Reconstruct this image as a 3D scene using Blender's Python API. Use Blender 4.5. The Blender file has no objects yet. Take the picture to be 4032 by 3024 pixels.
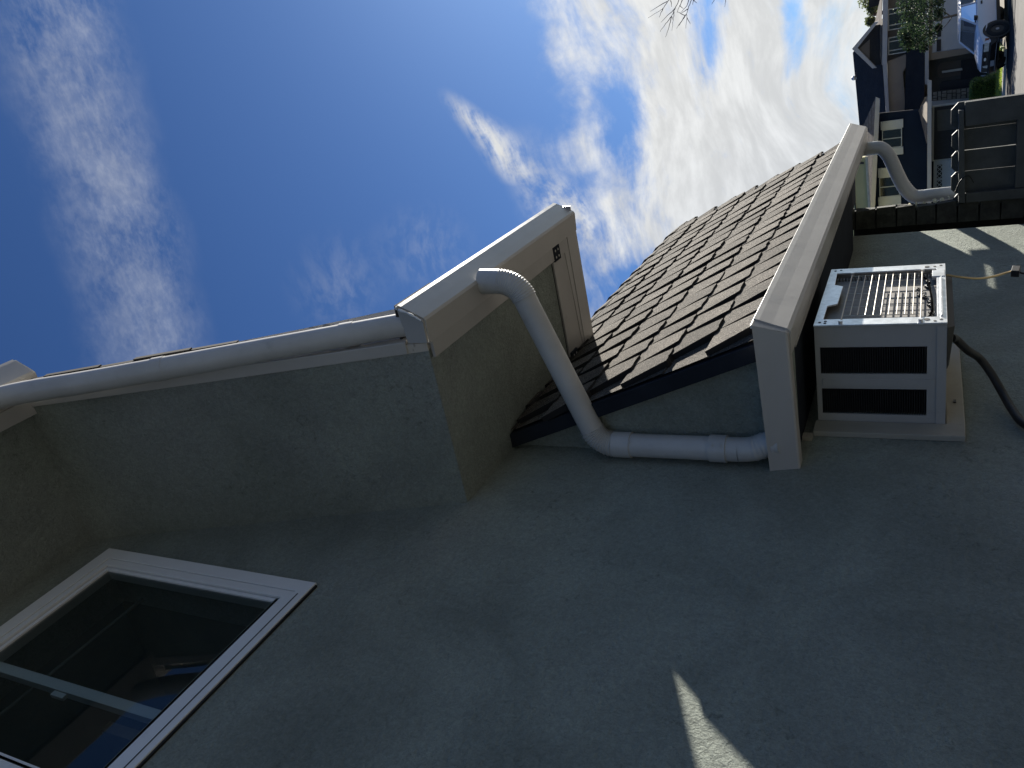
import bpy, bmesh, math, random
from mathutils import Vector, Matrix

# ------------------------------------------------------------------ camera, sky, sun, exposure
sc = bpy.context.scene
C = sc.collection
H = 2.6                      # lens height above the far street
K = 1.25                     # metres per unit of wall distance
rnd = random.Random(7)

cam_d = bpy.data.cameras.new("camera")
cam = bpy.data.objects.new("camera", cam_d)
C.objects.link(cam)
cam_d.sensor_width = 36.0
cam_d.lens = 27.63
cam_d.clip_start = 0.05
cam_d.clip_end = 6000
r_, d_, f_ = Vector((-.194932, .425592, -.88367)), Vector((-.900888, -.433931, -.01026)), Vector((-.387819, .794088, .467998))
M = Matrix(((r_.x, -d_.x, -f_.x, 0), (r_.y, -d_.y, -f_.y, 0), (r_.z, -d_.z, -f_.z, H), (0, 0, 0, 1)))
cam.matrix_world = M
sc.camera = cam

sun_dir = Vector((1.0, 4.05, 1.90)).normalized()
SUN_EL = math.asin(sun_dir.z)
SUN_AZ = math.atan2(sun_dir.x, sun_dir.y)
sd = bpy.data.lights.new("sun", 'SUN')
sd.energy = 5.0
sd.angle = math.radians(0.5)
sd.color = (1.0, .94, .84)
so = bpy.data.objects.new("sun", sd)
C.objects.link(so)
so.rotation_euler = (-sun_dir).to_track_quat('-Z', 'Y').to_euler()
so.location = (20, 80, 40)

sc.view_settings.view_transform = 'Standard'
sc.view_settings.look = 'None'
sc.view_settings.exposure = 1.5
sc.view_settings.gamma = 1.0
sc.view_settings.use_curve_mapping = False

world = bpy.data.worlds.new("World")
sc.world = world
world.use_nodes = True
W = world.node_tree
W.nodes.clear()


class NT:
    """tiny expression helper over a node tree"""
    def __init__(s, nt): s.nt = nt
    def n(s, typ, **kw):
        x = s.nt.nodes.new(typ)
        for k, v in kw.items(): setattr(x, k, v)
        return x
    def link(s, a, b): s.nt.links.new(a, b)
    def put(s, sock, v):
        if isinstance(v, bpy.types.NodeSocket): s.link(v, sock)
        else: sock.default_value = v
    def m(s, op, a, b=None, c=None, clamp=False):
        x = s.n('ShaderNodeMath', operation=op, use_clamp=clamp)
        s.put(x.inputs[0], a)
        if b is not None: s.put(x.inputs[1], b)
        if c is not None: s.put(x.inputs[2], c)
        return x.outputs[0]
    def ss(s, v, lo, hi, a=0.0, b=1.0):
        x = s.n('ShaderNodeMapRange', interpolation_type='SMOOTHSTEP')
        s.put(x.inputs[0], v); s.put(x.inputs[1], lo); s.put(x.inputs[2], hi); s.put(x.inputs[3], a); s.put(x.inputs[4], b)
        return x.outputs[0]
    def comb(s, x, y, z):
        c = s.n('ShaderNodeCombineXYZ')
        for i, v in enumerate((x, y, z)): s.put(c.inputs[i], v)
        return c.outputs[0]
    def sep(s, v):
        c = s.n('ShaderNodeSeparateXYZ'); s.link(v, c.inputs[0]); return c.outputs
    def noise(s, vec, scale, detail=4, rough=.55, dist=0.0, col=False):
        x = s.n('ShaderNodeTexNoise')
        if vec is not None: s.link(vec, x.inputs['Vector'])
        s.put(x.inputs['Scale'], scale); x.inputs['Detail'].default_value = detail
        x.inputs['Roughness'].default_value = rough; x.inputs['Distortion'].default_value = dist
        return x.outputs['Color' if col else 'Fac']
    def mix(s, f, a, b, blend='MIX'):
        x = s.n('ShaderNodeMix', data_type='RGBA', blend_type=blend)
        s.put(x.inputs[0], f); s.put(x.inputs[6], a); s.put(x.inputs[7], b)
        return x.outputs[2]


def bump_ellipse(t, u, v, cu, cv, ru, rv, rot=0.0):
    """soft 0..1 blob in (u, v)"""
    du = t.m('SUBTRACT', u, cu); dv = t.m('SUBTRACT', v, cv)
    c, s_ = math.cos(rot), math.sin(rot)
    a = t.m('ADD', t.m('MULTIPLY', du, c / ru), t.m('MULTIPLY', dv, s_ / ru))
    b = t.m('ADD', t.m('MULTIPLY', du, -s_ / rv), t.m('MULTIPLY', dv, c / rv))
    r = t.m('SQRT', t.m('ADD', t.m('MULTIPLY', a, a), t.m('MULTIPLY', b, b)))
    return t.ss(r, 1.0, 0.0)


t = NT(W)
tc = t.n('ShaderNodeTexCoord').outputs['Generated']
X, Y_, Z = t.sep(tc)
sky = t.n('ShaderNodeTexSky')
sky.sky_type = 'NISHITA'
sky.sun_disc = False
sky.sun_elevation = SUN_EL
sky.sun_rotation = SUN_AZ
sky.altitude = 200
sky.air_density = 1.0
sky.dust_density = 0.35
sky.ozone_density = 2.2
az = t.m('MULTIPLY', t.m('ARCTAN2', X, Y_), 57.2958)
el = t.m('MULTIPLY', t.m('ARCSINE', Z), 57.2958)
zs = t.m('MAXIMUM', Z, 0.03)
px = t.m('DIVIDE', X, zs); py = t.m('DIVIDE', Y_, zs)
pv = t.comb(px, py, 0.0)
ev = t.comb(t.m('MULTIPLY', az, .1), t.m('MULTIPLY', el, .1), 0.3)
# gentle warp of the angular coordinates
wn = t.noise(ev, .9, 1, .4, col=True)
wx_, wy_, wz_ = t.sep(wn)
azw = t.m('ADD', az, t.m('MULTIPLY', t.m('SUBTRACT', wx_, .5), 9.0))
elw = t.m('ADD', el, t.m('MULTIPLY', t.m('SUBTRACT', wy_, .5), 7.0))
# long fibrous streaks, leaning with azimuth
lean = t.m('ADD', elw, t.m('MULTIPLY', azw, -.22))
st = t.comb(t.m('MULTIPLY', azw, .050), t.m('MULTIPLY', lean, .15), 1.7)
fib = t.noise(st, 3.0, 10, .60, .12)
fine = t.noise(t.comb(t.m('MULTIPLY', azw, .13), t.m('MULTIPLY', lean, .26), 4.0), 4.2, 8, .62, .15)
puff = t.noise(ev, 5.5, 8, .60, .1)
edge = t.m('ADD', 24.0, t.m('MULTIPLY', t.m('SUBTRACT', t.noise(ev, 2.2, 5, .6), .5), 15.0))
sheet = t.ss(t.m('SUBTRACT', edge, el), -1.5, 5.0)
core = t.m('MAXIMUM', bump_ellipse(t, az, el, -9.0, 11.0, 34.0, 18.0, .1), bump_ellipse(t, az, el, 6.0, 13.0, 22.0, 14.0))
dens = t.m('ADD', t.m('MULTIPLY', fib, .60), t.m('MULTIPLY', fine, .38))
dens = t.m('ADD', dens, t.m('MULTIPLY', puff, .22))
dens = t.m('ADD', dens, t.m('MULTIPLY', core, .40))
gap = bump_ellipse(t, az, el, -6.8, 19.2, 8.0, 2.6, .1)
gap2 = bump_ellipse(t, az, el, -19.0, 18.5, 4.0, 3.6, .4)
gap3 = bump_ellipse(t, az, el, -1.5, 13.0, 8.0, 1.9, -.1)
gap4 = bump_ellipse(t, az, el, -2.5, 7.8, 7.0, 1.3, -.05)
for g_, k_ in ((gap, .34), (gap2, .5), (gap3, .36), (gap4, .30)):
    dens = t.m('SUBTRACT', dens, t.m('MULTIPLY', g_, k_))
main = t.m('MULTIPLY', t.ss(dens, .50, .92), sheet)
# wisp reaching up from the sheet
w1 = bump_ellipse(t, azw, elw, -6.6, 27.4, 6.0, 1.5, -math.radians(136))
w2 = bump_ellipse(t, azw, elw, -12.0, 24.0, 7.0, 3.0, -math.radians(152))
wis = t.m('MULTIPLY', t.m('MAXIMUM', w1, w2), t.ss(t.m('ADD', t.m('MULTIPLY', fine, .5), t.m('MULTIPLY', puff, .5)), .36, .62))
main = t.m('MAXIMUM', main, t.m('MULTIPLY', wis, 1.0))
trail = bump_ellipse(t, az, t.m('ADD', el, t.m('MULTIPLY', t.m('SUBTRACT', wx_, .5), .6)), -5.6, 14.7, 4.6, .34, -.03)
main = t.m('MAXIMUM', main, t.m('MULTIPLY', t.m('MULTIPLY', trail, t.ss(puff, .35, .6)), .9))
# faint veils in the blue
veil = t.m('MAXIMUM', bump_ellipse(t, az, el, -17.0, 40.0, 6.0, 4.5), bump_ellipse(t, az, el, -14.5, 34.0, 5.0, 5.0))
main = t.m('MAXIMUM', main, t.m('MULTIPLY', t.m('MULTIPLY', veil, t.ss(fine, .35, .7)), .12))
# high rippled band crossing overhead
bw = t.m('ADD', py, t.m('MULTIPLY', t.m('SUBTRACT', t.noise(pv, 4.0, 4, .6), .5), .13))
bw = t.m('SUBTRACT', bw, t.m('MULTIPLY', px, .10))
band = t.m('MULTIPLY', t.ss(bw, .625, .73), t.ss(bw, .875, .76))
cells = t.noise(t.comb(t.m('MULTIPLY', px, 1.0), t.m('MULTIPLY', py, 1.7), 0.0), 52.0, 5, .65, .2)
soft = t.noise(pv, 9.0, 5, .6)
band = t.m('MULTIPLY', band, t.m('ADD', t.m('MULTIPLY', t.ss(cells, .36, .70), .26), t.m('MULTIPLY', t.ss(soft, .30, .7), .62)))
band = t.m('MULTIPLY', band, .40)
cloud = t.m('MAXIMUM', main, band, clamp=True)
# the sheet is brightest toward the sun
sunv = t.n('ShaderNodeVectorMath', operation='DOT_PRODUCT'); t.link(tc, sunv.inputs[0]); sunv.inputs[1].default_value = sun_dir
near = t.ss(sunv.outputs['Value'], .55, 1.0)
cl_col = t.mix(near, (2.9, 3.5, 4.7, 1), (6.4, 6.4, 6.2, 1))
shade = t.ss(t.noise(st, 5.0, 6, .6), .30, .75, .80, 1.05)
clc = t.n('ShaderNodeVectorMath', operation='SCALE'); t.link(cl_col, clc.inputs[0]); t.link(shade, clc.inputs['Scale'])
skyc = t.mix(1.0, sky.outputs[0], (.275, .425, .66, 1), 'MULTIPLY')
fin = t.mix(t.m('MULTIPLY', cloud, .96), skyc, clc.outputs[0])
bg = t.n('ShaderNodeBackground'); t.link(fin, bg.inputs[0]); bg.inputs[1].default_value = 0.05
wo = t.n('ShaderNodeOutputWorld'); t.link(bg.outputs[0], wo.inputs[0])

# ------------------------------------------------------------------ materials
MATS = {}


def mat(name, col, rough=.6, metal=0.0, var=.12, vscale=6.0, bump=0.0, bscale=60.0, spec=.5, grime=0.0, extra=None, bdetail=4, bdist=.01, tint2=None, coat=0.0):
    if name in MATS: return MATS[name]
    m = bpy.data.materials.new(name); m.use_nodes = True
    nt = m.node_tree; t = NT(nt)
    b = nt.nodes['Principled BSDF']
    pos = t.n('ShaderNodeNewGeometry').outputs['Position']
    f = t.noise(pos, vscale, 5, .6)
    c1 = tuple(max(0, c * (1 - var)) for c in col) + (1,)
    c2 = tuple(min(1, c * (1 + var)) for c in (tint2 or col)) + (1,)
    c = t.mix(t.ss(f, .3, .7), c1, c2)
    if grime:
        g = t.ss(t.noise(pos, vscale * 2.7, 7, .7, .4), .56, .74)
        c = t.mix(t.m('MULTIPLY', g, grime), c, tuple(x * .35 for x in col) + (1,))
    if extra: c = extra(t, pos, c)
    t.link(c, b.inputs['Base Color'])
    b.inputs['Roughness'].default_value = rough
    b.inputs['Metallic'].default_value = metal
    b.inputs['Specular IOR Level'].default_value = spec
    b.inputs['Coat Weight'].default_value = coat
    if bump:
        bp = t.n('ShaderNodeBump'); bp.inputs['Strength'].default_value = bump; bp.inputs['Distance'].default_value = bdist
        t.link(t.noise(pos, bscale, bdetail, .6), bp.inputs['Height'])
        t.link(bp.outputs[0], b.inputs['Normal'])
    MATS[name] = m
    return m


def stucco(name, col, k=1.0):
    if name in MATS: return MATS[name]
    m = bpy.data.materials.new(name); m.use_nodes = True
    t = NT(m.node_tree); b = m.node_tree.nodes['Principled BSDF']
    pos = t.n('ShaderNodeNewGeometry').outputs['Position']
    a = t.ss(t.noise(pos, 2.2, 6, .6, .5), .3, .7)
    c = t.mix(a, tuple(x * .80 for x in col) + (1,), tuple(x * 1.16 for x in col) + (1,))
    h = t.noise(pos, 1.1, 3, .5)
    c = t.mix(t.ss(h, .5, .72, 0.0, .35), c, (col[0] * 1.0, col[1] * .93, col[2] * 1.12, 1))
    pat = t.ss(t.noise(pos, 3.3, 5, .65, .8), .46, .66)
    spk = t.ss(t.noise(pos, 42, 5, .75, .3), .54, .68)
    c = t.mix(t.m('MULTIPLY', t.m('MULTIPLY', pat, spk), .6), c, tuple(x * .35 for x in col) + (1,))
    gr = t.noise(pos, 190, 4, .75); gr2 = t.noise(pos, 60, 4, .7, .4)
    gs = t.n('ShaderNodeVectorMath', operation='SCALE'); t.link(c, gs.inputs[0]); t.link(t.m('MULTIPLY', t.ss(gr, .3, .7, .86, 1.12), t.ss(gr2, .3, .7, .90, 1.08)), gs.inputs['Scale'])
    c = gs.outputs[0]
    dk = t.ss(t.noise(pos, 95, 3, .6, .2), .63, .70, 0, .45)
    c = t.mix(dk, c, tuple(x * .45 for x in col) + (1,))
    t.link(c, b.inputs['Base Color'])
    b.inputs['Roughness'].default_value = .92
    b.inputs['Specular IOR Level'].default_value = .2
    hsum = t.m('ADD', t.m('MULTIPLY', t.noise(pos, 150, 5, .7), 1.0), t.m('MULTIPLY', t.noise(pos, 60, 5, .65, .6), 1.3))
    hsum = t.m('ADD', hsum, t.m('MULTIPLY', t.noise(pos, 7, 3, .5), 1.2))
    bp = t.n('ShaderNodeBump'); bp.inputs['Strength'].default_value = 1.0 * k; bp.inputs['Distance'].default_value = .008
    t.link(hsum, bp.inputs['Height']); t.link(bp.outputs[0], b.inputs['Normal'])
    MATS[name] = m
    return m


def shingle_mat(name, col, col2):
    m = bpy.data.materials.new(name); m.use_nodes = True
    t = NT(m.node_tree); b = m.node_tree.nodes['Principled BSDF']
    pos = t.n('ShaderNodeNewGeometry').outputs['Position']
    oi = t.n('ShaderNodeObjectInfo').outputs['Random']
    g = t.noise(pos, 330, 3, .7)
    g2 = t.n('ShaderNodeTexVoronoi'); t.link(pos, g2.inputs['Vector']); g2.inputs['Scale'].default_value = 420
    vx, vy, vz = t.sep(g2.outputs['Color'])
    base = t.mix(t.ss(t.noise(pos, 9, 4, .6), .35, .65), col + (1,), col2 + (1,))
    base = t.mix(t.m('MULTIPLY', vx, .8), base, (.02, .018, .016, 1))
    base = t.mix(t.ss(vy, .70, 1.0, 0, .7), base, (.30, .27, .23, 1))
    hs = t.n('ShaderNodeHueSaturation'); hs.inputs['Saturation'].default_value = 1.0
    t.link(t.m('ADD', .70, t.m('MULTIPLY', oi, .62)), hs.inputs['Value']); t.link(base, hs.inputs['Color'])
    t.link(hs.outputs[0], b.inputs['Base Color'])
    b.inputs['Roughness'].default_value = .95; b.inputs['Specular IOR Level'].default_value = .15
    bp = t.n('ShaderNodeBump'); bp.inputs['Strength'].default_value = .8; bp.inputs['Distance'].default_value = .004
    t.link(t.m('ADD', g, vz), bp.inputs['Height']); t.link(bp.outputs[0], b.inputs['Normal'])
    MATS[name] = m
    return m


WALLC = (.288, .318, .278)
M_wall = stucco('wall_stucco', WALLC)
M_gut = mat('gutter_paint', (.42, .405, .38), rough=.36, var=.04, vscale=3, grime=.10, bump=.15, bscale=5, bdist=.01)
M_pipe = mat('pipe_paint', (.47, .465, .45), rough=.38, var=.08, vscale=6, grime=.22, bump=.12, bscale=12, bdist=.006)
M_trim = mat('trim_paint', (.39, .375, .35), rough=.5, var=.05, vscale=5, grime=.2, bump=.1, bscale=30, bdist=.003)
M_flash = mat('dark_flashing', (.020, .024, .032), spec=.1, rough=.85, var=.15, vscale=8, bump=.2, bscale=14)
M_shin = shingle_mat('asphalt_shingle', (.088, .080, .071), (.135, .122, .107))
M_shinb = mat('shingle_butt', (.012, .011, .011), rough=.95, var=.2)
M_vinyl = mat('window_vinyl', (.70, .70, .69), rough=.42, var=.03, vscale=4, grime=.18)
M_case = mat('conditioner_case', (.37, .36, .34), rough=.45, var=.04, vscale=7, grime=.12, bump=.06, bscale=20, bdist=.003)
M_galv = mat('galvanised_steel', (.66, .67, .68), rough=.38, metal=.75, var=.16, vscale=34, grime=.1)
M_wire = mat('painted_wire', (.46, .43, .36), rough=.35, metal=.3, var=.08)
M_black = mat('black_plastic', (.010, .010, .011), rough=.5, var=.2)
M_rub = mat('black_rubber', (.012, .012, .012), rough=.55, var=.2, bump=.1, bscale=80)
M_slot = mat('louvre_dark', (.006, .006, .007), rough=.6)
M_board = mat('cream_board', (.35, .33, .275), rough=.7, var=.08, vscale=6, grime=.25, bump=.15, bscale=40, bdist=.003)
M_gate = mat('gate_paint', (.060, .068, .068), rough=.7, var=.2, vscale=10, grime=.25, bump=.35, bscale=60, bdist=.004)
M_wood = mat('weathered_wood', (.040, .042, .036), rough=.9, var=.35, vscale=14, grime=.4, bump=.6, bscale=50, bdist=.01)
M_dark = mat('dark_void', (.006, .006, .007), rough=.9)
M_room = mat('room_wall', (.12, .13, .12), rough=.9)
M_curtain = mat('curtain_cloth', (.26, .26, .24), rough=.9, var=.12)
M_gaplight = mat('gap_light', (.80, .78, .62), rough=.8, var=.1)  # pale colour for sunlight seen through gaps


def glass_mat(name, tint=(.02, .025, .028), trans=.75, rough=.02, ior=1.75):
    m = bpy.data.materials.new(name); m.use_nodes = True
    nt = m.node_tree; nt.nodes.clear(); t = NT(nt)
    o = t.n('ShaderNodeOutputMaterial')
    fr = t.n('ShaderNodeFresnel'); fr.inputs[0].default_value = ior
    gl = t.n('ShaderNodeBsdfGlossy'); gl.inputs['Roughness'].default_value = rough; gl.inputs['Color'].default_value = (.95, .97, 1, 1)
    tr = t.n('ShaderNodeBsdfTransparent'); tr.inputs[0].default_value = (.74, .82, .80, 1)
    df = t.n('ShaderNodeBsdfDiffuse'); df.inputs[0].default_value = tint + (1,)
    a = t.n('ShaderNodeMixShader'); a.inputs[0].default_value = trans
    t.link(df.outputs[0], a.inputs[1]); t.link(tr.outputs[0], a.inputs[2])
    b = t.n('ShaderNodeMixShader'); t.link(fr.outputs[0], b.inputs[0]); t.link(a.outputs[0], b.inputs[1]); t.link(gl.outputs[0], b.inputs[2])
    t.link(b.outputs[0], o.inputs[0])
    MATS[name] = m
    return m


M_glass = glass_mat('window_glass', (.06, .09, .085), .84, .02, 1.5)
M_fglass = glass_mat('far_window_glass', (.01, .012, .016), .45, .08, 1.3)

# ------------------------------------------------------------------ geometry helpers


def N(x, y, z):
    return Vector((K * x, K * y, K * z + H))


def Nl(pts): return [N(*p) for p in pts]


def F(a, b, Yd):
    """far point: slope a sideways and b upward seen from the lens height, at distance Yd"""
    return Vector((a * Yd, Yd, H + b * Yd))


class MB:
    def __init__(s): s.v = []; s.f = []; s.mi = []
    def add(s, vs, fs, mi=0):
        o = len(s.v); s.v += [Vector(v) for v in vs]
        for f in fs: s.f.append([i + o for i in f]); s.mi.append(mi)
        return s
    def hexa(s, p, mi=0):   # p: 4 bottom, 4 top
        return s.add(p, [(0, 3, 2, 1), (4, 5, 6, 7), (0, 1, 5, 4), (1, 2, 6, 5), (2, 3, 7, 6), (3, 0, 4, 7)], mi)
    def box(s, a, b, mi=0):
        x0, y0, z0 = a; x1, y1, z1 = b
        return s.hexa([(x0, y0, z0), (x1, y0, z0), (x1, y1, z0), (x0, y1, z0), (x0, y0, z1), (x1, y0, z1), (x1, y1, z1), (x0, y1, z1)], mi)
    def nbox(s, a, b, mi=0):
        a = N(*a); b = N(*b); return s.box(tuple(a), tuple(b), mi)
    def prism(s, prof, off, mi=0):
        """closed polygon prof (3D points), swept by vector off"""
        n = len(prof); off = Vector(off)
        vs = [Vector(p) for p in prof] + [Vector(p) + off for p in prof]
        fs = [tuple(range(n))[::-1], tuple(range(n, 2 * n))] + [(i, (i + 1) % n, (i + 1) % n + n, i + n) for i in range(n)]
        return s.add(vs, fs, mi)
    def loft(s, A, B, mi=0):
        n = len(A)
        return s.add(list(A) + list(B), [tuple(range(n))[::-1], tuple(range(n, 2 * n))] + [(i, (i + 1) % n, (i + 1) % n + n, i + n) for i in range(n)], mi)
    def tube(s, path, rad, seg=16, mi=0, caps=True):
        path = [Vector(p) for p in path]; n = len(path)
        rs = rad if isinstance(rad, (list, tuple)) else [rad] * n
        tang = []
        for i in range(n):
            a = path[max(0, i - 1)]; b = path[min(n - 1, i + 1)]; tang.append((b - a).normalized())
        up = Vector((0, 0, 1)) if abs(tang[0].z) < .9 else Vector((1, 0, 0))
        u = tang[0].cross(up).normalized(); vs = []
        for i in range(n):
            u = (u - tang[i] * u.dot(tang[i])).normalized(); w = tang[i].cross(u)
            for k in range(seg):
                an = 2 * math.pi * k / seg
                vs.append(path[i] + (u * math.cos(an) + w * math.sin(an)) * rs[i])
        fs = [(i * seg + k, i * seg + (k + 1) % seg, (i + 1) * seg + (k + 1) % seg, (i + 1) * seg + k) for i in range(n - 1) for k in range(seg)]
        if caps: fs += [tuple(range(seg))[::-1], tuple(range((n - 1) * seg, n * seg))]
        return s.add(vs, fs, mi)
    def mesh(s, name, mats, origin=(0, 0, 0), smooth=None):
        me = bpy.data.meshes.new(name); o = Vector(origin)
        me.from_pydata([tuple(v - o) for v in s.v], [], s.f)
        if not isinstance(mats, (list, tuple)): mats = [mats]
        for m in mats: me.materials.append(m)
        for p, i in zip(me.polygons, s.mi): p.material_index = i
        bm = bmesh.new(); bm.from_mesh(me); bmesh.ops.recalc_face_normals(bm, faces=bm.faces); bm.to_mesh(me); bm.free()
        if smooth is not None:
            me.shade_smooth() if hasattr(me, 'shade_smooth') else None
            try: me.set_sharp_from_angle(angle=math.radians(smooth))
            except Exception: pass
        return me
    def obj(s, name, mats, parent=None, smooth=None, bevel=0.0):
        org = wloc(parent) if parent else Vector((0, 0, 0))
        me = s.mesh(name, mats, org, smooth)
        if bevel:
            bm = bmesh.new(); bm.from_mesh(me)
            bmesh.ops.remove_doubles(bm, verts=bm.verts, dist=1e-5)
            es = [e for e in bm.edges if len(e.link_faces) == 2 and e.calc_face_angle(0) > .5]
            bmesh.ops.bevel(bm, geom=es, offset=bevel, segments=2, affect='EDGES', clamp_overlap=True, profile=.6)
            bm.to_mesh(me); bm.free()
        o = bpy.data.objects.new(name, me); C.objects.link(o)
        if parent: o.parent = parent
        return o


WL = {}


def wloc(o): return WL.get(o.name, Vector((0, 0, 0)))


def thing(name, loc, label, cat, group=None):
    o = bpy.data.objects.new(name, None); C.objects.link(o)
    o.location = loc; o.empty_display_size = .2
    WL[o.name] = Vector(loc)
    o['label'] = label; o['category'] = cat
    if group: o['group'] = group
    return o


def sub(o, parent):
    """remember world origin for a mesh part used as a parent (its origin sits on the thing's)"""
    WL[o.name] = wloc(parent); return o


def tag(o, label, cat, group=None):
    o['label'] = label; o['category'] = cat
    if group: o['group'] = group
    return o


def smooth_path(pts, n=6):
    pts = [Vector(p) for p in pts]; out = []
    P = [pts[0] * 2 - pts[1]] + pts + [pts[-1] * 2 - pts[-2]]
    for i in range(1, len(P) - 2):
        for k in range(n):
            u = k / n
            a, b, c, d = P[i - 1], P[i], P[i + 1], P[i + 2]
            out.append(.5 * ((2 * b) + (c - a) * u + (2 * a - 5 * b + 4 * c - d) * u * u + (3 * b - a - 3 * c + d) * u ** 3))
    out.append(pts[-1]); return out


def arc_fillet(p0, p1, p2, r, n=10):
    """points of a rounded corner at p1"""
    p0, p1, p2 = Vector(p0), Vector(p1), Vector(p2)
    a = (p0 - p1).normalized(); b = (p2 - p1).normalized()
    ang = a.angle(b); dd = r / math.tan(ang / 2)
    s_ = p1 + a * dd; e = p1 + b * dd
    c = p1 + (a + b).normalized() * (r / math.sin(ang / 2))
    out = []
    va = s_ - c; vb = e - c; th = va.angle(vb)
    for i in range(n + 1):
        u = i / n
        out.append(c + (va * math.sin((1 - u) * th) + vb * math.sin(u * th)) / math.sin(th))
    return out


# ------------------------------------------------------------------ ground
g = MB()
NX = 30
ys = [-60, -8, 6, 9, 12, 18, 26, 34, 35.6]
zs_ = [1.0, 1.0, 1.0, .93, .75, .35, .06, 0, 0]
for i in range(len(ys) - 1):
    g.add([(-300, ys[i], zs_[i]), (300, ys[i], zs_[i]), (300, ys[i + 1], zs_[i + 1]), (-300, ys[i + 1], zs_[i + 1])], [(0, 1, 2, 3)])
g.add([(-1500, 35.6, 0), (1500, 35.6, 0), (1500, 3000, 0), (-1500, 3000, 0)], [(0, 1, 2, 3)])
M_ground = mat('ground_concrete', (.135, .13, .123), rough=.9, spec=.05, var=.12, vscale=1.2, grime=.15, bump=.3, bscale=30)
o = g.obj('ground', M_ground); o['kind'] = 'structure'
M_yard = mat('yard_shade', (.10, .10, .095), rough=.95, var=.3, vscale=2, bump=.5, bscale=20)  # ground darkened to stand for the yard's shade and limit bounce
yd = MB(); yd.add([(-6.4, -30, 1.005), (9, -30, 1.005), (9, 8, 1.005), (-6.4, 8, 1.005)], [(0, 1, 2, 3)])
o = yd.obj('yard', M_yard); o['kind'] = 'structure'
M_asph = mat('asphalt', (.045, .045, .047), rough=.9, spec=.05, var=.2, vscale=3, bump=.5, bscale=50)
o = MB().box((-120, 35.6, -.05), (60, 38.35, .012)).obj('road', M_asph); o['kind'] = 'structure'
M_kerb = mat('kerb_concrete', (.42, .41, .38), rough=.9, spec=.05, var=.1)
o = MB().box((-120, 38.35, -.05), (-3.9, 38.6, .10)).obj('kerb', M_kerb); o['kind'] = 'structure'
M_drive = mat('driveway_concrete', (.20, .185, .155), rough=.9, spec=.05, var=.1, vscale=1)
d = MB(); d.add([(-3.9, 38.35, .014), (60, 38.35, .014), (60, 50, .14), (-3.9, 50, .14), (-3.9, 38.35, -.1), (60, 38.35, -.1), (60, 50, -.1), (-3.9, 50, -.1)],
              [(0, 1, 2, 3), (0, 4, 5, 1), (1, 5, 6, 2), (2, 6, 7, 3), (3, 7, 4, 0), (4, 7, 6, 5)])
o = d.obj('driveway', M_drive); o['kind'] = 'structure'


def leaf_mat(name, c1, c2):
    m = bpy.data.materials.new(name); m.use_nodes = True
    t = NT(m.node_tree); b = m.node_tree.nodes['Principled BSDF']
    gi = t.n('ShaderNodeNewGeometry')
    r = gi.outputs['Random Per Island']
    t.link(t.mix(r, c1 + (1,), c2 + (1,)), b.inputs['Base Color'])
    b.inputs['Roughness'].default_value = .35
    tr = t.n('ShaderNodeBsdfTranslucent'); t.link(t.mix(r, tuple(x * 1.6 for x in c1) + (1,), tuple(x * 1.7 for x in c2) + (1,)), tr.inputs[0])
    mx = t.n('ShaderNodeMixShader'); mx.inputs[0].default_value = .35
    out = [n for n in m.node_tree.nodes if n.type == 'OUTPUT_MATERIAL'][0]
    t.link(b.outputs[0], mx.inputs[1]); t.link(tr.outputs[0], mx.inputs[2]); t.link(mx.outputs[0], out.inputs[0])
    MATS[name] = m
    return m


M_grass = leaf_mat('grass_blade', (.16, .22, .03), (.24, .30, .05))
M_soil = mat('lawn_soil', (.13, .17, .04), rough=.95, var=.25, vscale=2)
o = MB().box((-60, 38.6, -.02), (-3.95, 49.5, .11)).obj('lawn', M_soil); o['kind'] = 'structure'
gb = MB()
for i in range(9000):
    x = rnd.uniform(-8, -4.0); y = rnd.uniform(38.65, 43)
    h = rnd.uniform(.03, .09); a = rnd.uniform(0, math.pi)
    dx, dy = math.cos(a) * .012, math.sin(a) * .012; lx, ly = rnd.uniform(-.03, .03), rnd.uniform(-.03, .03)
    gb.add([(x - dx, y - dy, .10), (x + dx, y + dy, .10), (x + lx, y + ly, .11 + h)], [(0, 1, 2)])
o = gb.obj('grass', M_grass); o['kind'] = 'stuff'

# ------------------------------------------------------------------ the near house
house = thing('house', (N(-1.1, 1.6, 0).x, N(-1.1, 1.6, 0).y, 1.0),
              'near grey green stucco house with white gutters, round downspouts and steep shingled roof', 'house')
GZ = (1.0 - H) / K          # ground in unit coordinates
# side wall in pieces round the window opening (y .455-.985, z 1.28-1.90) and the conditioner sleeve
wl = MB()
wt = .13


def wpan(y0, z0, y1, z1): wl.nbox((-1 - wt, y0, z0), (-1, y1, z1))


wy0, wy1, wz0, wz1 = .455, .972, 1.270, 1.885
ay0, ay1, az0, az1 = 1.83, 2.245, -.04, .246
# one watertight sheet built as a grid with the two openings left out
ysg = [-2.4, wy0, wy1, 1.045, 1.375, 1.665, ay0, ay1, 2.31, 3.5]
zsg = [GZ - .1, az0, az1, 1.008, wz0, wz1, 2.03]


def solid_cell(ya, yb, za, zb_):
    yc = (ya + yb) / 2; zc_ = (za + zb_) / 2
    if wy0 < yc < wy1 and wz0 < zc_ < wz1: return False
    if ay0 < yc < ay1 and az0 < zc_ < az1: return False
    if yc > 1.045 and zc_ > 1.008: return False
    return True


bmw = bmesh.new(); vc = {}


def gv(x, y, z):
    k = (round(x, 4), round(y, 4), round(z, 4))
    if k not in vc: vc[k] = bmw.verts.new(N(x, y, z) - wloc(house))
    return vc[k]


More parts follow.
